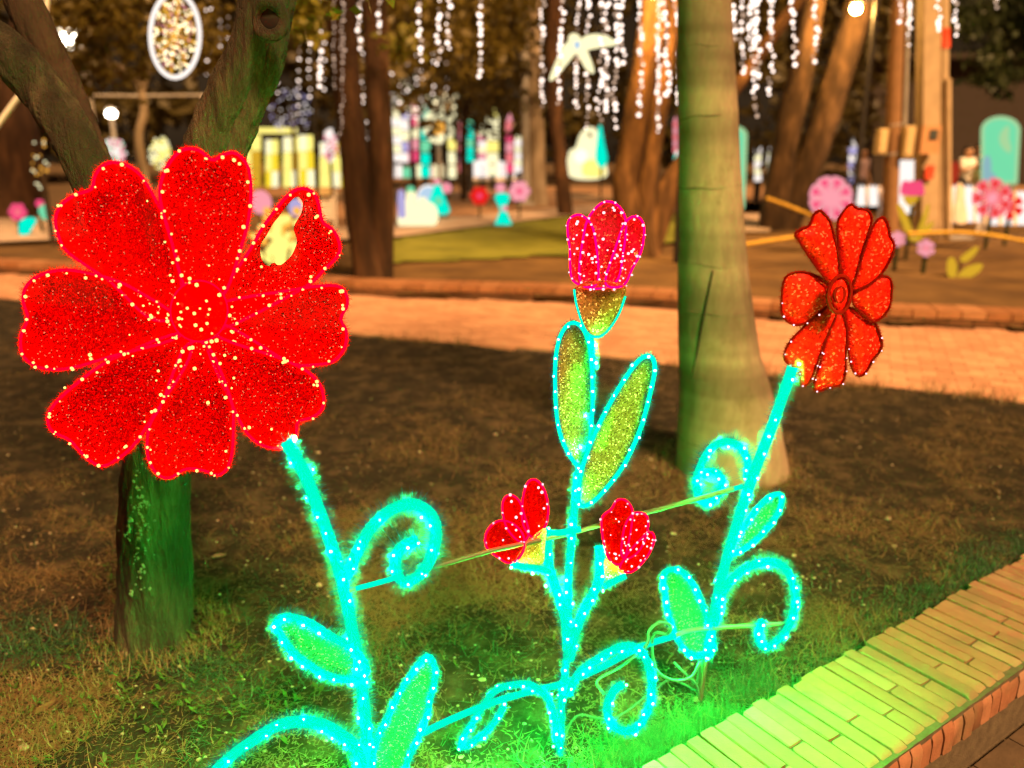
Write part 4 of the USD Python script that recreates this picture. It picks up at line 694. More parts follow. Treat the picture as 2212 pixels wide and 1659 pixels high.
# ------------------------------------------------------------------ lit ornaments in the trees
def solid(outline, Y, depth):
    """a lit shape cut from a panel, with thickness, edges rounded off a little"""
    p = Polygon(outline).buffer(0); s = px(Y); m = trimesh.creation.extrude_polygon(p, depth / s, engine='earcut'); v = np.array(m.vertices); q = at(v[:, 0], v[:, 1], np.full(len(v), Y)); q[:, 1] += (v[:, 2] * s) - depth / 2
    m = trimesh.Trimesh(q, m.faces, process=False); trimesh.repair.fix_normals(m); return np.array(m.vertices), np.array(m.faces)
YB = 7.6
bd = thing('bird_ornament', 'cream lit bird with spread wings hanging left of the palm', 'ornament', at(1258, 110, YB))
zb = lambda p: np.c_[728.4 + np.array(p, float)[:, 0] * .3567, np.array(p, float)[:, 1] * .3567]
part('wing', solid(spline(zb([(1285, 480), (1320, 380), (1370, 280), (1430, 240), (1470, 290), (1430, 340), (1390, 390), (1320, 475)]), 5, True), YB - .03, .03), 'lit_cream', bd, smooth=30)
part('wing', solid(spline(zb([(1470, 250), (1520, 212), (1610, 212), (1700, 265), (1610, 285), (1530, 300), (1480, 320)]), 5, True), YB + .03, .03), 'lit_cream', bd, smooth=30)
part('body', solid(spline(zb([(1400, 235), (1420, 205), (1460, 215), (1490, 270), (1530, 350), (1555, 440), (1510, 420), (1470, 350), (1430, 290)]), 5, True), YB, .06), 'lit_cream', bd, smooth=30)
part('face_patch', solid(spline(zb([(1432, 270), (1455, 250), (1472, 270), (1455, 300)]), 4, True), YB - .04, .02), 'lit_blue', bd)
part('hanger', tube(np.array([at(1255, 80, YB), at(1256, -230, YB)]), .003, 4), 'wire_dark', bd)
YO = 6.2
ov = thing('oval_ornament', 'oval white light ring filled with tiny lights hanging in the upper left', 'ornament', at(378, 80, YO))
a = np.linspace(0, 2 * np.pi, 48, endpoint=False); op = np.c_[378 + 53 * np.cos(a), 76 + 91 * np.sin(a)]
part('ring', tube(at(op[:, 0], op[:, 1], np.full(48, YO)), .017, 8, True), 'lit_white', ov, smooth=True)
part('wire_star', joined(*[tube(np.array([at(378, 76, YO), at(378 + 47 * math.cos(t), 76 + 84 * math.sin(t), YO)]), .006, 5) for t in np.arange(8) * math.pi / 4 + .2]), 'lit_orange', ov)
rr_ = np.sqrt(rng.uniform(0, 1, 300)); aa = rng.uniform(0, 2 * np.pi, 300); o2 = np.c_[378 + 46 * rr_ * np.cos(aa), 80 + 82 * rr_ * np.sin(aa)]
part('fairy_lights', beads(at(o2[:130, 0], o2[:130, 1], YO + rng.uniform(-.03, .03, 130)), .009), 'bulb_warm', ov, kind='stuff'); part('pink_lights', beads(at(o2[130:200, 0], o2[130:200, 1] + 8, YO + rng.uniform(-.03, .03, 70)), .008), 'lit_rose', ov, kind='stuff'); part('amber_lights', beads(at(o2[200:, 0], o2[200:, 1], YO + rng.uniform(-.03, .03, 100)), .009), 'lit_gold', ov, kind='stuff')
part('hanger', tube(np.array([at(378, -15, YO), at(376, -230, YO)]), .003, 4), 'wire_dark', ov)

# ------------------------------------------------------------------ lamps, poles, wires
def lamp_light(path, c, pos, intensity, col, radius):
    l = UsdLux.SphereLight.Define(stage, path); l.AddTranslateOp().Set(Gf.Vec3d(*map(float, pos))); l.CreateRadiusAttr(radius); l.CreateIntensityAttr(intensity * K); l.CreateColorAttr(col); l.CreateNormalizeAttr(False)
def street_lamp(label, head, Y, rpost=.05, rh=.16, post_to=None, arm=(0, 0), inten=40, col=(1, .86, .66), post_m='grey_metal', lit='bulb_white'):
    h = at(*head, Y); t = thing('street_lamp', label, 'street lamp', (h[0] + arm[0], Y, 0))
    part('post', tube(np.array([[h[0] + arm[0], Y, -.2], [h[0] + arm[0], Y, h[2] + arm[1]]]), rpost, 10), post_m, t, smooth=True)
    if arm[0] or arm[1]: part('arm', tube(np.array([[h[0] + arm[0], Y, h[2] + arm[1]], [h[0], Y, h[2] + .1]]), rpost * .7, 8), post_m, t)
    sh = trimesh.creation.cone(rh * 1.25, rh * .7, sections=20); part('shade', (np.array(sh.vertices) + [h[0], Y, h[2] + rh * .9], np.array(sh.faces)), post_m, t, smooth=30)
    g = trimesh.creation.icosphere(2); part('globe', (np.array(g.vertices) * [rh, rh, rh * .8] + h, np.array(g.faces)), lit, t, smooth=True)
    return t, h
emit('lamp_glass', (1.0, 0.84, 0.62), 30.0); emit('lamp_sodium', (1.0, 0.50, 0.12), 1900.0)
street_lamp('white globe street lamp glowing high at the left, before the foliage', (150, 86), 20, .07, .22, arm=(.28, -.1), lit='lamp_glass')
street_lamp('white globe street lamp lower down, left of the forked tree', (240, 246), 26, .07, .15, lit='lamp_glass')
street_lamp('warm park lamp shining beside the top of the V shaped tree', (1849, 20), 15.5, .05, .085, post_to=None, arm=(.35, .2), post_m='black_metal', lit='lamp_sodium')
street_lamp('amber park lamp at the top of the picture near the amber trunk', (1412, -18), 11.6, .05, .085, arm=(.5, .2), post_m='black_metal', lit='lamp_sodium')
gt = thing('pipe_gantry', 'white horizontal pipe on a pale post behind the slender tree', 'pipe frame', (*at(190, 205, 17)[:2], 0))
part('pipe', tube(np.array([at(120, 206, 17), at(300, 207, 17), at(460, 206, 17)]), .028, 8), 'grey_metal', gt, smooth=True); part('post', tube(np.array([at(440, 206, 17), [*at(440, 206, 17)[:2], 0]]), .05, 8), 'white_paint', gt, smooth=True); part('post', tube(np.array([at(135, 206, 17), [*at(135, 206, 17)[:2], 0]]), .05, 8), 'white_paint', gt, smooth=True)
hc = thing('hanging_hose', 'pale grey hose hanging down at the upper left', 'hose', at(100, 0, 7)); part('hose', tube(line3([(112, -200), (106, -60), (100, 20), (92, 70), (86, 92)], 7), .018, 8), 'white_paint', hc, smooth=True)
st = thing('light_stick', 'slanted pale stick against the reddish trunk at the left edge', 'stick', at(20, 235, 6.5)); part('stick', tube(np.array([at(-60, 345, 6.5), at(45, 203, 6.5)]), .022, 8), 'white_paint', st, smooth=True)
bp = thing('lamp_post', 'thin black post left of the twin trunk tree before yellow panels', 'post', (*G(690, 560)[:2], 0)); q = G(690, 560); part('post', tube(np.array([[*q[:2], -.1], at(672, 60, q[1])]), .03, 8), 'black_metal', bp, smooth=True); part('collar', tube(np.array([at(684, 330, q[1]), at(683, 318, q[1])]), .05, 10), 'black_metal', bp)
gp = thing('light_pole', 'short grey pole standing left of the far palm trunk', 'pole', (*G(1136, 452)[:2], 0)); q = G(1136, 452); part('post', tube(np.array([[*q[:2], 0], at(1134, 100, q[1])]), .12, 10), 'grey_metal', gp, smooth=True); part('base_plate', box((*q[:2], .15), (.5, .5, .1)), 'grey_metal', gp)
# utility poles
YU = 13.5
up = thing('utility_pole', 'round brown wooden utility pole with two yellow boxes', 'utility pole', (*at(1928, 480, YU)[:2], 0))
part('pole', tube(np.array([at(1921, 520, YU), at(1928, 300, YU), at(1940, 0, YU), at(1950, -260, YU)]), [.125, .115, .105, .1], 16, rough=.05), 'pole_wood', up, smooth=True)
for u, v0, v1, m, w in ((1903, 278, 333, 'meter_box', 17), (1960, 272, 340, 'meter_box', 18)):
    a_, b_ = at(u, v0, YU - .15), at(u, v1, YU - .15); bx = part('meter_box', box((a_ + b_) / 2, (w * px(YU), .16, abs(a_[2] - b_[2]))), m, up); part('lid', box((a_ + b_) / 2 + [0, -.09, .0], (w * px(YU) * .8, .02, abs(a_[2] - b_[2]) * .85)), m, bx)
part('strap', tube(np.array([at(1926, 330, YU), at(1926, 334, YU)]), .125, 16), 'grey_metal', up); part('strap', tube(np.array([at(1930, 268, YU), at(1930, 271, YU)]), .12, 16), 'grey_metal', up)
part('conduit', tube(np.array([at(1952, 340, YU - .05), at(1960, 100, YU - .05), at(1968, -200, YU - .05)]), .03, 8), 'grey_metal', up)
cp = thing('utility_pole', 'square tan concrete utility pole with a small meter cabinet', 'utility pole', (*at(1995, 500, YU + .4)[:2], 0)); Yc = YU + .4
def slab_pole(u0, u1, Y, w0, w1, v0=510, v1=-260):
    a_, b_ = at(u0, v0, Y), at(u1, v1, Y); v = []
    for c, w in ((a_, w0), (b_, w1)): v += [c + [-w, -w, 0], c + [w, -w, 0], c + [w, w, 0], c + [-w, w, 0]]
    return np.array(v), np.array([[0, 1, 5, 4], [1, 2, 6, 5], [2, 3, 7, 6], [3, 0, 4, 7], [4, 5, 6, 7], [3, 2, 1, 0]])
part('pole', slab_pole(2000, 2010, Yc, .145, .13), 'pole_concrete', cp); b_ = at(2004, 302, Yc - .28)
cab = part('meter_cabinet', box(b_, (.29, .2, .44)), 'box_orange', cp); part('window', box(b_ + [.03, -.11, .08], (.13, .02, .15)), 'dark_glass', cab)
part('notice', box(at(2008, 372, Yc - .2), (.14, .02, .22)), 'red_band', cp)
tp = thing('light_pole', 'thin tan pole with a red band right of the concrete pole', 'pole', (*at(2035, 500, Yc)[:2], 0)); part('pole', tube(np.array([at(2030, 515, Yc), at(2036, 250, Yc), at(2040, -260, Yc)]), .085, 10), 'pole_concrete', tp, smooth=True); part('band', tube(np.array([at(2037, 62, Yc), at(2038, 105, Yc)]), .098, 10), 'red_band', tp, smooth=True); part('pipe', tube(np.array([at(2048, 515, Yc - .1), at(2048, 170, Yc - .1)]), .05, 8), 'pole_concrete', tp, smooth=True)
# ropes
for pts, Y, lb in (([(1655, 428), (1690, 440), (1735, 458), (1790, 480)], 15.6, 'upper yellow rope tied to the foot of the V shaped tree'), ([(1600, 530), (1650, 522), (1720, 512), (1800, 505)], 11.0, 'lower yellow rope stretched right of the palm'), ([(1960, 505), (2060, 502), (2140, 508), (2230, 524)], 11.5, 'rope strung below the utility poles at the right')):
    t = thing('rope', lb, 'rope', at(*pts[0], Y)); part('cord', tube(line3(pts, Y), .03 if Y > 13 else .028, 8, rough=.3, rs=20), 'rope_yellow', t, smooth=True)

# ------------------------------------------------------------------ lit displays in the distance
def ground_post(t, u, v, Y, r, m='black_metal'): q = at(u, v, Y); part('post', tube(np.array([[q[0], Y, -.1], q]), r, 8), m, t, smooth=True)
def rect(u0, u1, v0, v1, Y, d): return solid([(u0, v0), (u1, v0), (u1, v1), (u0, v1)], Y, d)
YY = 33.0
yp = thing('lit_panel_fence', 'row of tall yellow glowing panels left of the twin trunk tree', 'light display', (*at(630, 400, YY)[:2], 0))
for u0, u1, v0, v1, m in ((486, 514, 300, 404, 'lit_yellow'), (524, 562, 292, 404, 'lit_pale_yellow'), (575, 600, 302, 404, 'lit_yellow'), (613, 647, 296, 404, 'lit_pale_yellow'), (647, 680, 292, 404, 'lit_yellow'), (692, 734, 308, 404, 'lit_pale_yellow'), (738, 750, 330, 404, 'lit_yellow')): 
    for k, (a_, b_) in enumerate(((0, .3), (.31, .66), (.67, 1))):
        for j in range(2): part('panel', rect(u0 + (u1 - u0) * .53 * j, u0 + (u1 - u0) * (.47 + .53 * j), v0 + (v1 - v0) * a_, v0 + (v1 - v0) * b_, YY + rng.uniform(-.05, .05), .2), (('lit_cream', 'lit_pale_yellow', m)[(k + j) % 3] if rng.uniform() < .75 else 'lit_gold'), yp)
part('top_board', rect(556, 640, 276, 288, YY - .2, .2), 'lit_pale_yellow', yp); part('base_beam', rect(485, 745, 406, 424, YY, .6), 'brown_paving', yp)
def lantern(label, u, v0, v1, w, m, Y=33.0, cap=None, post=True, name='light_column'):
    t = thing(name, label, 'light display', (*at(u, 400, Y)[:2], 0)); a_, b_ = at(u, v1, Y), at(u, v0, Y); r = w / 2 * px(Y)
    n = 5; zs = np.linspace(0, 1, n + 1)
    for k in range(n): part('band', tube(np.array([a_ + (b_ - a_) * (zs[k] + .012), a_ + (b_ - a_) * (zs[k + 1] - .012)]), r * (1 - .06 * (k % 2)), 12), m[k % len(m)], t, smooth=30)
    part('core', tube(np.array([a_, b_]), r * .6, 8), 'black_metal', t)
    c = trimesh.creation.cone(r * .9, r * 2.2, sections=12); part('tip', (np.array(c.vertices) + b_, np.array(c.faces)), cap or m[-1], t, smooth=30)
    if post: ground_post(t, u, v1, Y, .11)
    return t
lantern('teal glowing column before the white lights, first from the left', 919, 248, 384, 19, ['lit_teal', 'lit_teal', 'lit_mint'])
lantern('second teal glowing column, on a black post', 1016, 268, 350, 14, ['lit_teal', 'lit_teal', 'lit_mint'], 32)
lantern('pink glowing column on a black post, first from the left', 893, 222, 350, 20, ['lit_hot_pink', 'lit_rose', 'lit_cream'], 32)
lantern('tall cream glowing column behind the round ring', 973, 235, 386, 22, ['lit_cream', 'lit_cream', 'lit_pale_yellow'], 34)
lantern('red and pink glowing column between the teal ones', 999, 266, 372, 15, ['lit_pink', 'lit_rose'], 34)
lantern('cream glowing column with a pointed tip, right of centre', 1064, 252, 380, 24, ['lit_cream', 'lit_cream', 'lit_pale_yellow'], 34)
lantern('red glowing column left of the grey palm', 1101, 262, 374, 15, ['lit_hot_pink', 'lit_pink', 'lit_rose'], 33)
lantern('white glowing column right behind the twin trunk tree', 855, 255, 350, 24, ['lit_white', 'lit_cream'], 35)
lantern('white glowing column beside the first pink column', 874, 235, 352, 16, ['lit_white', 'lit_lilac', 'lit_cream'], 36)
lantern('pale short glowing column near the grey palm', 1120, 302, 372, 16, ['lit_white', 'lit_cream'], 34)
lantern('pale bead column between teal and cream columns', 1042, 292, 356, 18, ['lit_white', 'lit_rose', 'lit_cream'], 36)
lantern('thin pink glowing post seen beside the left edge of the palm', 1459, 262, 330, 9, ['lit_pink', 'lit_rose'], 27)
lantern('small white and teal glowing post left of the palm', 1462, 335, 372, 11, ['lit_teal', 'lit_white'], 24)
lantern('white glowing post right of the palm, behind the mint panel', 1637, 318, 392, 14, ['lit_white', 'lit_cream'], 26)
lantern('short cream glowing post beside the V shaped tree', 1662, 330, 372, 10, ['lit_cream', 'lit_white'], 27)
lantern('pale lilac glowing post behind the pink wheel flower', 1842, 318, 395, 16, ['lit_lilac', 'lit_white'], 24)
rg = thing('ring_display', 'round cream ring light with an orange centre', 'light display', (*at(947, 400, 31)[:2], 0)); a = np.linspace(0, 2 * np.pi, 32, endpoint=False); op = np.c_[947 + 25 * np.cos(a), 273 + 27 * np.sin(a)]
part('ring', tube(at(op[:, 0], op[:, 1], np.full(32, 31.)), .16, 8, True), 'lit_cream', rg, smooth=True); part('centre_panel', solid(np.c_[947 + 15 * np.cos(a), 277 + 16 * np.sin(a)], 31, .1), 'lit_orange', rg); ground_post(rg, 947, 300, 31.2, .08, 'white_paint')
bs = thing('lit_bench_wall', 'low white glowing barrier below the columns', 'barrier', (*at(1050, 385, 35)[:2], 0))
for k in range(5): part('panel', rect(1022 + k * 22, 1042 + k * 22, 348 + (k % 2) * 3, 382, 35, .2), 'lit_white', bs)
part('rail', rect(1015, 1135, 383, 390, 35, .3), 'white_paint', bs)
lw = thing('lit_bench_wall', 'pale glowing low barrier between tree and first teal column', 'barrier', (*at(880, 395, 35)[:2], 0))
for k, m in enumerate(('lit_white', 'lit_mint', 'lit_cream', 'lit_rose', 'lit_cream')): part('panel', rect(848 + k * 22, 868 + k * 22, 356 + (k % 2) * 6, 384, 35, .2), m, lw)
part('rail', rect(846, 962, 385, 392, 35, .3), 'brown_paving', lw)
# right hand cluster left of the amber tree
fg = thing('lit_figure_group', 'white and cream glowing figure between slim tree and amber tree', 'light display', (*at(1270, 385, 30)[:2], 0))
part('body', solid(spline([(1232, 382), (1230, 330), (1245, 318), (1255, 290), (1272, 275), (1288, 285), (1290, 320), (1302, 340), (1305, 382)], 5, True), 30, .8), 'lit_cream', fg, smooth=30); part('cushion', solid(spline([(1262, 380), (1262, 352), (1285, 345), (1303, 360), (1302, 380)], 4, True), 29.4, .4), 'lit_pale_yellow', fg, smooth=30); part('face', solid(spline([(1240, 335), (1255, 322), (1268, 332), (1262, 350), (1245, 350)], 4, True), 29.5, .3), 'lit_white', fg)
td = thing('drop_ornament', 'teal glowing drop right of the white figure', 'light display', (*at(1298, 385, 28)[:2], 0)); part('drop', solid(spline([(1296, 270), (1304, 310), (1310, 345), (1300, 362), (1288, 345), (1290, 310)], 5, True), 28, .5), 'lit_teal', td, smooth=30); ground_post(td, 1299, 358, 28, .04)
# small figures on the lawn
def ball_at(u, v, Y, r, sq=(1, 1, 1)): g = trimesh.creation.icosphere(2); return np.array(g.vertices) * np.array(sq) * r * px(Y) + at(u, v, Y), np.array(g.faces)
def revolve_px(u, prof, Y, n=20):
    """prof: (half width px, v)"""
    c = at(u, 400, Y)[0]; pr = np.array([[h * px(Y), at(u, v, Y)[2]] for h, v in prof]); m = trimesh.creation.revolve(pr, sections=n); return np.array(m.vertices) + [c, Y, 0], np.array(m.faces)
dl = thing('lit_doll', 'teal glowing doll with wide skirt standing by the pale path', 'light display', (*at(946, 470, 19)[:2], 0))
part('skirt', revolve_px(945, [(0, 395), (8, 402), (12, 418), (20, 440), (25, 456), (18, 463), (0, 464)], 19), 'lit_teal', dl, smooth=True); part('apron', ball_at(947, 434, 18.7, 8, (1, .4, 1)), 'lit_mint', dl, smooth=True); part('head', ball_at(944, 393, 19, 7), 'lit_rose', dl, smooth=True)
bb = thing('lit_disc', 'pale blue glowing disc behind the teal doll', 'light display', (*at(926, 470, 20)[:2], 0)); a = np.linspace(0, 2 * np.pi, 30, endpoint=False); part('disc', solid(np.c_[926 + 22 * np.cos(a), 427 + 24 * np.sin(a)], 20, .15), 'lit_blue', bb, smooth=30); ground_post(bb, 926, 450, 20, .03, 'white_paint'); part('rim', tube(at(926 + 22 * np.cos(a), 427 + 24 * np.sin(a), np.full(30, 20.)), .05, 6, True), 'lit_white', bb)
for u, v, m, r, lb in ((964, 406, 'lit_rose', 10, 'small rose ball flower right of the teal doll'), (1036, 423, 'lit_red', 17, 'red glowing ball flower in the middle of the far lawn'), (1122, 413, 'lit_rose', 19, 'pink glowing round flower left of the grey palm foot')):
    f_ = thing('lit_flower', lb, 'light display', (*at(u, 470, 19)[:2], 0)); part('bloom', ball_at(u, v, 19, r, (1, .5, 1)), m, f_, smooth=True)
    for k in range(6): part('petal', ball_at(u + r * .8 * math.cos(k * 1.047), v + r * .8 * math.sin(k * 1.047), 19, r * .42, (1, .6, 1)), m, f_, smooth=True)
    part('eye', ball_at(u, v, 18.75, r * .3, (1, .5, 1)), 'lit_hot_pink', f_); ground_post(f_, u, v + r, 19, .025, 'leaf_green')
hg = thing('lit_doll', 'teal hourglass shaped doll with pink head on the lawn edge', 'light display', (*G(1086, 496)[:2], 0)); Yh = G(1086, 496)[1]
part('skirt', revolve_px(1087, [(0, 452), (7, 456), (12, 470), (18, 484), (17, 494), (0, 497)], Yh), 'lit_teal', hg, smooth=True); part('top', revolve_px(1085, [(0, 415), (14, 420), (15, 430), (8, 446), (4, 454), (0, 456)], Yh), 'lit_teal', hg, smooth=True); part('waist', ball_at(1090, 450, Yh - .2, 6), 'lit_rose', hg, smooth=True); part('head', ball_at(1081, 406, Yh, 10), 'lit_rose', hg, smooth=True)
sc_ = thing('lit_castle', 'white glowing snow castle beside the twin trunk tree', 'light display', (*at(888, 490, 17)[:2], 0)); YC = 17.2
part('wall', solid(spline([(868, 490), (866, 440), (878, 432), (888, 440), (905, 436), (925, 438), (940, 450), (944, 478), (930, 488)], 3, True), YC, .6), 'lit_cream', sc_, smooth=30)
for u, v0, w, m in ((887, 404, 10, 'lit_mint'), (866, 412, 8, 'lit_lilac'), (912, 428, 11, 'lit_cream')): part('tower', revolve_px(u, [(0, v0), (w * .6, v0 + 4), (w, v0 + 14), (w, 470), (0, 471)], YC - .4), 'lit_cream' if m != 'lit_lilac' else m, sc_, smooth=30); part('tower_cap', revolve_px(u, [(0, v0 - 3), (w * .7, v0), (w * .9, v0 + 10), (0, v0 + 11)], YC - .5), m, sc_, smooth=True)
# left side figures
lf_ = thing('lit_flower', 'small red glowing ball flower at the left edge', 'light display', (*at(38, 500, 15)[:2], 0)); part('bloom', ball_at(38, 458, 15, 16, (1, .6, 1)), 'lit_pink', lf_, smooth=True); ground_post(lf_, 38, 470, 15, .03, 'leaf_green')
for k in range(6): part('petal', ball_at(38 + 13 * math.cos(k * 1.047), 458 + 13 * math.sin(k * 1.047), 14.9, 7, (1, .6, 1)), 'lit_hot_pink', lf_, smooth=True)
part('leaf', solid(spline([(46, 505), (46, 480), (60, 470), (75, 475), (68, 490), (56, 508)], 4, True), 14.9, .12), 'lit_teal', lf_, smooth=30)
lt = thing('lit_tulip', 'small green and red tulip light at the left, beside the ball flower', 'light display', (*at(88, 480, 15.5)[:2], 0)); part('cup', revolve_px(88, [(0, 440), (9, 446), (12, 458), (7, 472), (0, 476)], 15.5), 'lit_mint', lt, smooth=True); part('bud', ball_at(86, 440, 15.5, 8, (1, 1, 1.1)), 'lit_hot_pink', lt, smooth=True); ground_post(lt, 88, 474, 15.5, .03, 'leaf_green')
pw = thing('white_booth', 'pale ribbed barrier seen left of the twin trunk tree foot', 'barrier', (*at(700, 480, 16)[:2], 0))
for k in range(5): part('slat', rect(652 + k * 14, 664 + k * 14, 425 + 6 * (k == 0), 475, 16, .05), 'white_paint', pw)
part('board', rect(660, 715, 404, 421, 15.9, .05), 'meter_box', pw); part('post', rect(646, 651, 410, 490, 16, .05), 'white_paint', pw); part('post', rect(722, 727, 410, 490, 16, .05), 'white_paint', pw)
sd_ = thing('lit_lantern', 'warm glowing bead lantern seen through the torn petal', 'light display', (*at(597, 600, 13)[:2], 0))
part('beads', beads(at(rng.normal(600, 16, 60), rng.uniform(470, 580, 60), np.full(60, 11.1) + rng.uniform(-.1, .1, 60)), .055, True), 'lit_pale_yellow', sd_, kind='stuff'); part('amber_beads', beads(at(rng.normal(602, 18, 50), rng.uniform(455, 585, 50), np.full(50, 11.2)), .05, True), 'lit_orange', sd_, kind='stuff'); ground_post(sd_, 597, 560, 11.2, .03); part('top_bulb', ball_at(638, 448, 13, 14, (1, 1, 1.3)), 'lit_lilac', sd_, smooth=True)
pk = thing('lit_balloon', 'dim pink glowing balloon between two petals of the big flower', 'light display', (*at(563, 500, 14)[:2], 0)); part('balloon', ball_at(563, 437, 14, 22, (1, 1, 1.1)), 'lit_rose', pk, smooth=True); ground_post(pk, 563, 462, 14, .02)

def bead_bush(label, u, v, ru, rv, Y, n, ms, r=.05):
    t = thing('lit_bush', label, 'light display', (*at(u, v + rv, Y)[:2], 0))
    for k, m in enumerate(ms):
        a = rng.uniform(0, 2 * np.pi, n); q = np.sqrt(rng.uniform(0, 1, n)); part('light_beads', beads(at(u + ru * q * np.cos(a), v + rv * q * np.sin(a), Y + rng.uniform(-.5, .5, n)), r), m, t, kind='stuff')
    x = at(u, v, Y); part('stem', tube(np.array([[x[0], Y, 0], x]), .05, 6), 'bark_dark', t); return t
bead_bush('white glowing bush beside the slender tree, left of the forked tree', 245, 330, 26, 30, 24, 60, ['lit_white', 'lit_mint', 'lit_rose'])
bead_bush('cream glowing bush between slender tree and forked tree', 345, 330, 22, 34, 26, 60, ['lit_cream', 'lit_pale_yellow'])
bead_bush('cluster of white lights hanging above the yellow panels', 630, 240, 55, 48, 24, 45, ['lit_white', 'lit_lilac'], .026)
bead_bush('pale lights on the slope right of the yellow panels', 712, 315, 14, 36, 25, 45, ['lit_white', 'lit_rose'])
bead_bush('dense white lights over the first pink column', 885, 215, 42, 56, 27, 80, ['lit_white', 'lit_cream'], .034)
bead_bush('cream light cluster above the round ring', 962, 215, 26, 26, 27, 40, ['lit_cream', 'bulb_warm'], .045)
bead_bush('small red and orange lights at the trunk on the left', 88, 350, 20, 60, 14, 12, ['lit_orange', 'lit_cream'], .022)
# ------------------------------------------------------------------ right side displays
def arch(label, u0, u1, v0, v1, Y, moon):
    t = thing('arch_panel', label, 'light display', (*at((u0 + u1) / 2, 480, Y)[:2], 0)); w = u1 - u0; a = np.linspace(math.pi, 0, 16); o = np.r_[np.c_[(u0 + u1) / 2 + w / 2 * np.cos(a), v0 + w * .34 - w * .34 * np.sin(a)], [(u1 - 6, v1), (u0, v1)]]
    part('panel', solid(o, Y, .12), 'lit_mint', t, smooth=30)
    fr_ = resample(o, 4, True); part('frame', tube(at(fr_[:, 0], fr_[:, 1], np.full(len(fr_), Y - .07)), .035, 6, True), 'lit_moon', t)
    if moon:
        part('moon', solid(spline([(2178, 272), (2164, 285), (2160, 302), (2166, 318), (2180, 330), (2183, 318), (2178, 300)], 4, True), Y - .09, .05), 'lit_moon', t); part('castle', solid([(2122, 392), (2122, 352), (2126, 338), (2136, 336), (2140, 350), (2140, 370), (2150, 378), (2150, 392)], Y - .09, .05), 'lit_castle', t)
    for u in (u0 + 8, u1 - 12): q = at(u, v1, Y); part('leg', tube(np.array([[q[0], Y, 0], q]), .04, 8), 'grey_metal', t)
arch('mint green arched panel with a crescent moon at the right edge', 2122, 2201, 254, 395, 17, True)
arch('narrow mint green arched panel half hidden behind the palm', 1560, 1611, 275, 450, 17, False)
def wheel_flower(label, u, v, R, Y, m1, m2, eye, n=8, stem=True, foot=520):
    t = thing('lit_flower', label, 'light display', (*at(u, foot, Y)[:2], 0))
    for k in range(n):
        a = k * 2 * math.pi / n + math.pi / n; c = np.array([math.cos(a), math.sin(a)]); s = np.array([-c[1], c[0]]); o = np.array([c * R * .22 + s * R * .05, c * R * .55 + s * R * .12, c * R * .95 + s * R * .30, c * R * 1.02 + s * R * .0, c * R * .95 - s * R * .30, c * R * .55 - s * R * .12, c * R * .22 - s * R * .05]) + [u, v]
        pe = part('petal', solid(spline(o, 3, True), Y, .07), m2, t, smooth=30); p3 = resample(spline(o, 3, True), 3, True); part('rim_light', tube(at(p3[:, 0], p3[:, 1], np.full(len(p3), Y - .05)), R * .075 * px(Y), 6, True), m1, pe)
    part('eye', ball_at(u, v, Y - .06, R * .26, (1, .4, 1)), eye, t, smooth=True)
    if stem: ground_post(t, u, v + R * .3, Y + .05, .03, 'leaf_green')
    return t
wheel_flower('pink wheel shaped lit flower above the red glitter flower', 1795, 428, 44, 12.5, 'lit_rose', 'lit_hot_pink', 'lit_rose')
wheel_flower('coral and red lit flower below the mint arched panel', 2143, 428, 40, 13, 'lit_pink', 'lit_red', 'lit_rose', 7)
wheel_flower('red lit flower at the right edge, behind the coral one', 2182, 445, 26, 13.6, 'lit_red', 'lit_red', 'lit_red', 6)
wheel_flower('small pink lit flower right of the red glitter flower', 1939, 516, 15, 10.8, 'lit_rose', 'lit_rose', 'lit_rose', 6, foot=600)
wheel_flower('small pink lit flower lowest in its pair, near the kerb', 2000, 536, 17, 10.5, 'lit_rose', 'lit_rose', 'lit_pink', 6, foot=600)
tu = thing('lit_tulip', 'red tulip light with yellow leaves before the utility poles', 'light display', (*at(1972, 520, 11.8)[:2], 0)); YT = 11.8
part('cup', revolve_px(1971, [(0, 424), (12, 422), (19, 410), (20, 400), (0, 401)], YT), 'lit_hot_pink', tu, smooth=True)
for u in (1957, 1971, 1985): part('petal', solid(spline([(u - 9, 420), (u - 8, 400), (u, 390), (u + 8, 400), (u + 9, 420)], 4, True), YT - .15, .06), 'lit_hot_pink', tu, smooth=30)
part('calyx', revolve_px(1971, [(0, 446), (8, 440), (17, 424), (0, 423)], YT - .02), 'lit_gold', tu, smooth=True); ground_post(tu, 1971, 444, YT, .025, 'leaf_green')
for o in ([(1968, 520), (1945, 470), (1940, 440), (1955, 460), (1970, 500)], [(1975, 520), (1990, 480), (2005, 440), (2002, 470), (1985, 515)], [(1980, 520), (2000, 490), (2016, 478), (2005, 500)]): part('leaf', solid(spline(o, 4, True), YT - .1, .05), 'lit_gold', tu, smooth=30)
yl = thing('lit_leaf_spray', 'yellow lit leaves standing in the bed at the right', 'light display', (*at(2060, 620, 10.2)[:2], 0))
for o in ([(2058, 610), (2047, 585), (2050, 560), (2060, 558), (2066, 580)], [(2075, 560), (2090, 545), (2112, 533), (2104, 550), (2085, 566)], [(2064, 612), (2085, 580), (2120, 570), (2110, 590)]): part('leaf', solid(spline(o, 4, True), 10.2, .04), 'lit_gold', yl, smooth=30)
part('stem', tube(line3([(2060, 625), (2062, 600), (2078, 565), (2095, 550)], 10.25), .012, 6), 'leaf_green', yl); part('stem', tube(line3([(2060, 625), (2090, 595), (2115, 605), (2125, 622)], 10.25), .01, 6), 'leaf_green', yl)
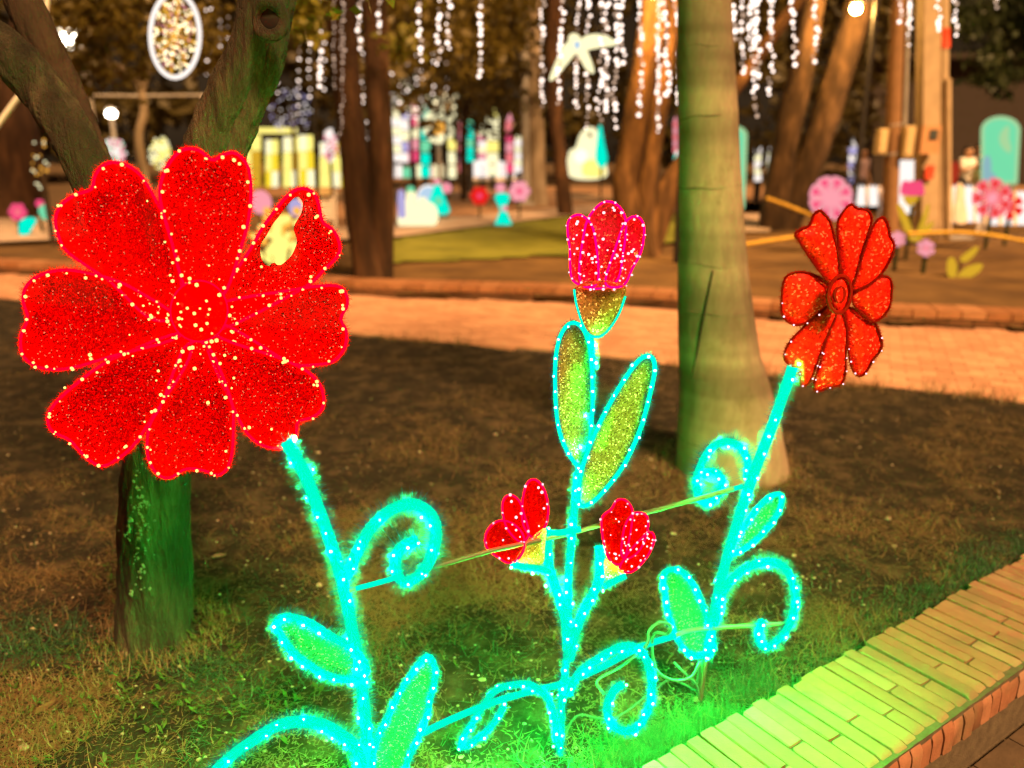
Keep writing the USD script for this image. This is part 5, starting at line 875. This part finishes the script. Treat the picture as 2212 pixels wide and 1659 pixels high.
def picket(label, u0, u1, v0, v1, Y, n):
    t = thing('picket_fence', label, 'fence', (*at((u0 + u1) / 2, v1, Y)[:2], 0)); w = (u1 - u0) / n
    for k in range(n): x = u0 + k * w; part('picket', solid([(x, v1), (x, v0 + 6), (x + w * .38, v0), (x + w * .76, v0 + 6), (x + w * .76, v1)], Y, .05), 'lit_white' if k % 3 else 'white_paint', t)
    for v in (v0 + (v1 - v0) * .3, v0 + (v1 - v0) * .75): part('rail', rect(u0, u1, v - 2, v + 2, Y + .06, .05), 'white_paint', t)
    for u in (u0 + 3, u1 - 3): q = at(u, v1, Y + .06); part('post', tube(np.array([[q[0], Y + .09, 0], q]), .03, 6), 'white_paint', t)
picket('white lit picket fence between pink wheel flower and wooden pole', 1842, 1905, 400, 445, 15.5, 7)
picket('white lit picket fence right of the tan poles', 2052, 2118, 400, 480, 15.5, 8)
picket('white lit picket fence at the right edge behind red flowers', 2125, 2240, 412, 486, 15.8, 11)
bn = thing('white_banner', 'plain white upright banner between the two utility poles', 'banner', (*at(1960, 480, 15)[:2], 0)); part('cloth', rect(1940, 1994, 346, 462, 15, .03), 'lit_white', bn); part('frame', joined(*[tube(np.array([at(u, 344, 15), [at(u, 344, 15)[0], 15, 0]]), .03, 8) for u in (1939, 1995)]), 'grey_metal', bn)
ml = thing('mint_cutout', 'pale mint cutout standing by the fence posts', 'light display', (*at(2080, 480, 14.8)[:2], 0)); part('cutout', solid(spline([(2062, 478), (2064, 430), (2068, 400), (2076, 398), (2082, 430), (2088, 478)], 3, True), 14.8, .06), 'white_paint', ml); part('foot', box((*at(2075, 478, 14.8)[:2], .05), (.4, .3, .1)), 'grey_metal', ml)
bw = thing('park_building', 'dark wall of a low building behind the right side displays', 'building', (*at(2050, 430, 40)[:2], 0)); part('wall', rect(1880, 2500, 130, 425, 40, .5), 'dark_wall', bw); part('roof', rect(1870, 2520, 118, 130, 39.7, 1.4), 'dark_wall', bw); part('door', rect(2052, 2075, 350, 420, 39.7, .1), 'maroon_cloth', bw); part('window', rect(1990, 2030, 330, 380, 39.7, .1), 'dark_glass', bw)

# ------------------------------------------------------------------ people
import manifold3d as m3
def person(label, u, foot_v, Y, H, pose, top, legs, rz=0.0, skirt=None):
    base = at(u, foot_v, Y); t = thing('person', label, 'person', (base[0], Y, 0.1), rz=rz); s = H / 1.7
    J = {'head': (0, 0, 1.56, .095), 'crown': (0, .01, 1.62, .085), 'chin': (0, -.03, 1.49, .06), 'neck': (0, 0, 1.42, .05), 'chest': (0, 0, 1.25, .13), 'shl': (-.17, 0, 1.36, .055), 'shr': (.17, 0, 1.36, .055), 'waist': (0, 0, 1.03, .115), 'hip': (0, 0, .92, .135), 'hl': (-.09, 0, .88, .085), 'hr': (.09, 0, .88, .085), 'kl': (-.1, -.02, .48, .055), 'kr': (.1, .0, .48, .055), 'al': (-.1, .0, .08, .038), 'ar': (.11, .02, .08, .038), 'tl': (-.11, -.14, .03, .03), 'tr': (.13, -.12, .03, .03)}
    J.update({k: (*v, J_r) for k, (v, J_r) in pose.items()})
    def sph(n): x, y, z, r = J[n]; return m3.Manifold.sphere(r * s, 16).translate((x * s, y * s, z * s))
    def bones(lst): 
        out = m3.Manifold()
        for a_, b_ in lst: out = out + m3.Manifold.batch_hull([sph(a_), sph(b_)])
        return out.refine_to_length(.035)
    def mesh_of(m, it=6):
        q = m.to_mesh(); tm = trimesh.Trimesh(np.array(q.vert_properties[:, :3]), np.array(q.tri_verts)); trimesh.smoothing.filter_taubin(tm, iterations=it); return tm
    hands = []
    for sd in ('l', 'r'):
        e, w = np.array(J['e' + sd][:3]), np.array(J['w' + sd][:3]); d = (w - e) / np.linalg.norm(w - e); si = np.cross(d, [0, 1, 0]); si /= max(np.linalg.norm(si), 1e-6); J['palm' + sd] = (*(w + d * .06), .032); hands.append(('w' + sd, 'palm' + sd))
        for k in range(5): J[f'f{sd}{k}a'] = (*(w + d * (.09 if k else .04) + si * (k - 2) * .017), .009); J[f'f{sd}{k}b'] = (*(w + d * ((.15, .17, .18, .17, .15)[k] if k else .09) + si * (k - 2) * (.02 if k else .032)), .007); hands.append((f'f{sd}{k}a', f'f{sd}{k}b')); hands.append(('palm' + sd, f'f{sd}{k}a'))
    J['nose'] = (0, -.105, 1.545, .016); J['el_'] = (-.095, .01, 1.55, .022); J['er_'] = (.095, .01, 1.55, .022)
    body = bones([('head', 'crown'), ('head', 'chin'), ('head', 'neck'), ('neck', 'chest'), ('chest', 'shl'), ('chest', 'shr'), ('shl', 'el'), ('el', 'wl'), ('shr', 'er'), ('er', 'wr'), ('chest', 'waist'), ('waist', 'hip'), ('hip', 'hl'), ('hip', 'hr'), ('hl', 'kl'), ('hr', 'kr'), ('kl', 'al'), ('kr', 'ar'), ('al', 'tl'), ('ar', 'tr'), ('head', 'nose'), ('head', 'el_'), ('head', 'er_')] + hands)
    bdy = part('body', mesh_of(body, 3), 'skin', t, smooth=True, local=True)
    for k in ('chest', 'shl', 'shr', 'waist', 'hip', 'hl', 'hr', 'kl', 'kr', 'al', 'ar', 'el', 'er'): J[k + '_'] = (*J[k][:3], J[k][3] + .018) if k + '_' not in ('el_', 'er_') else J[k + '_']
    J['elb'] = (*(np.array(J['shl'][:3]) * .35 + np.array(J['el'][:3]) * .65), .06); J['erb'] = (*(np.array(J['shr'][:3]) * .35 + np.array(J['er'][:3]) * .65), .06)
    part('shirt', mesh_of(bones([('chest_', 'shl_'), ('chest_', 'shr_'), ('chest_', 'waist_'), ('waist_', 'hip_'), ('shl_', 'elb'), ('shr_', 'erb')])), top, bdy, smooth=True, local=True)
    if skirt: J['sk'] = (0, 0, .5, .24); part('skirt', mesh_of(bones([('waist_', 'sk')])), skirt, bdy, smooth=True, local=True)
    else: part('trousers', mesh_of(bones([('hip_', 'hl_'), ('hip_', 'hr_'), ('hl_', 'kl_'), ('hr_', 'kr_'), ('kl_', 'al_'), ('kr_', 'ar_')])), legs, bdy, smooth=True, local=True)
    J['h1'] = (0, .02, 1.63, .095); J['h2'] = (0, .05, 1.56, .09); J['h3'] = (0, .06, 1.46 if not skirt else 1.32, .07); part('hair', mesh_of(bones([('h1', 'h2'), ('h2', 'h3')])), 'hair_dark', bdy, smooth=True, local=True)
    ey = MB()
    for x in (-.032, .032): ey.add(np.array(_ico1.vertices) * .012 * s + np.array([x, -.088, 1.57]) * s, _ico1.faces)
    part('eyes', ey, 'hair_dark', bdy, local=True); part('mouth', box((0, -.088 * s, 1.505 * s), (.045 * s, .01, .01)), 'red_band', bdy, local=True)
arms_phone = {'el': ((-.22, -.1, 1.12), .042), 'wl': ((-.06, -.28, 1.22), .032), 'er': ((.22, -.1, 1.12), .042), 'wr': ((.06, -.28, 1.22), .032)}
arms_down = {'el': ((-.22, .02, 1.1), .042), 'wl': ((-.22, -.06, .86), .032), 'er': ((.22, .02, 1.1), .042), 'wr': ((.23, -.08, .87), .032)}
person('person in a white shirt with bent arms left of the arched panel', 2074, 455, 19.5, 1.62, arms_phone, 'shirt_white', 'trousers_dark', 20)
person('person in a black shirt standing closest to the arched panel', 2098, 455, 20.0, 1.68, arms_phone, 'shirt_black', 'trousers_dark', -15)
person('person in a tan dress with long hair before the dark shirt', 2104, 470, 17.6, 1.36, arms_down, 'dress_tan', 'dress_tan', 10, skirt='dress_tan')
person('person in a mauve shirt behind the pink wheel flower', 1853, 440, 20.5, 1.6, arms_down, 'shirt_mauve', 'trousers_dark', 25)
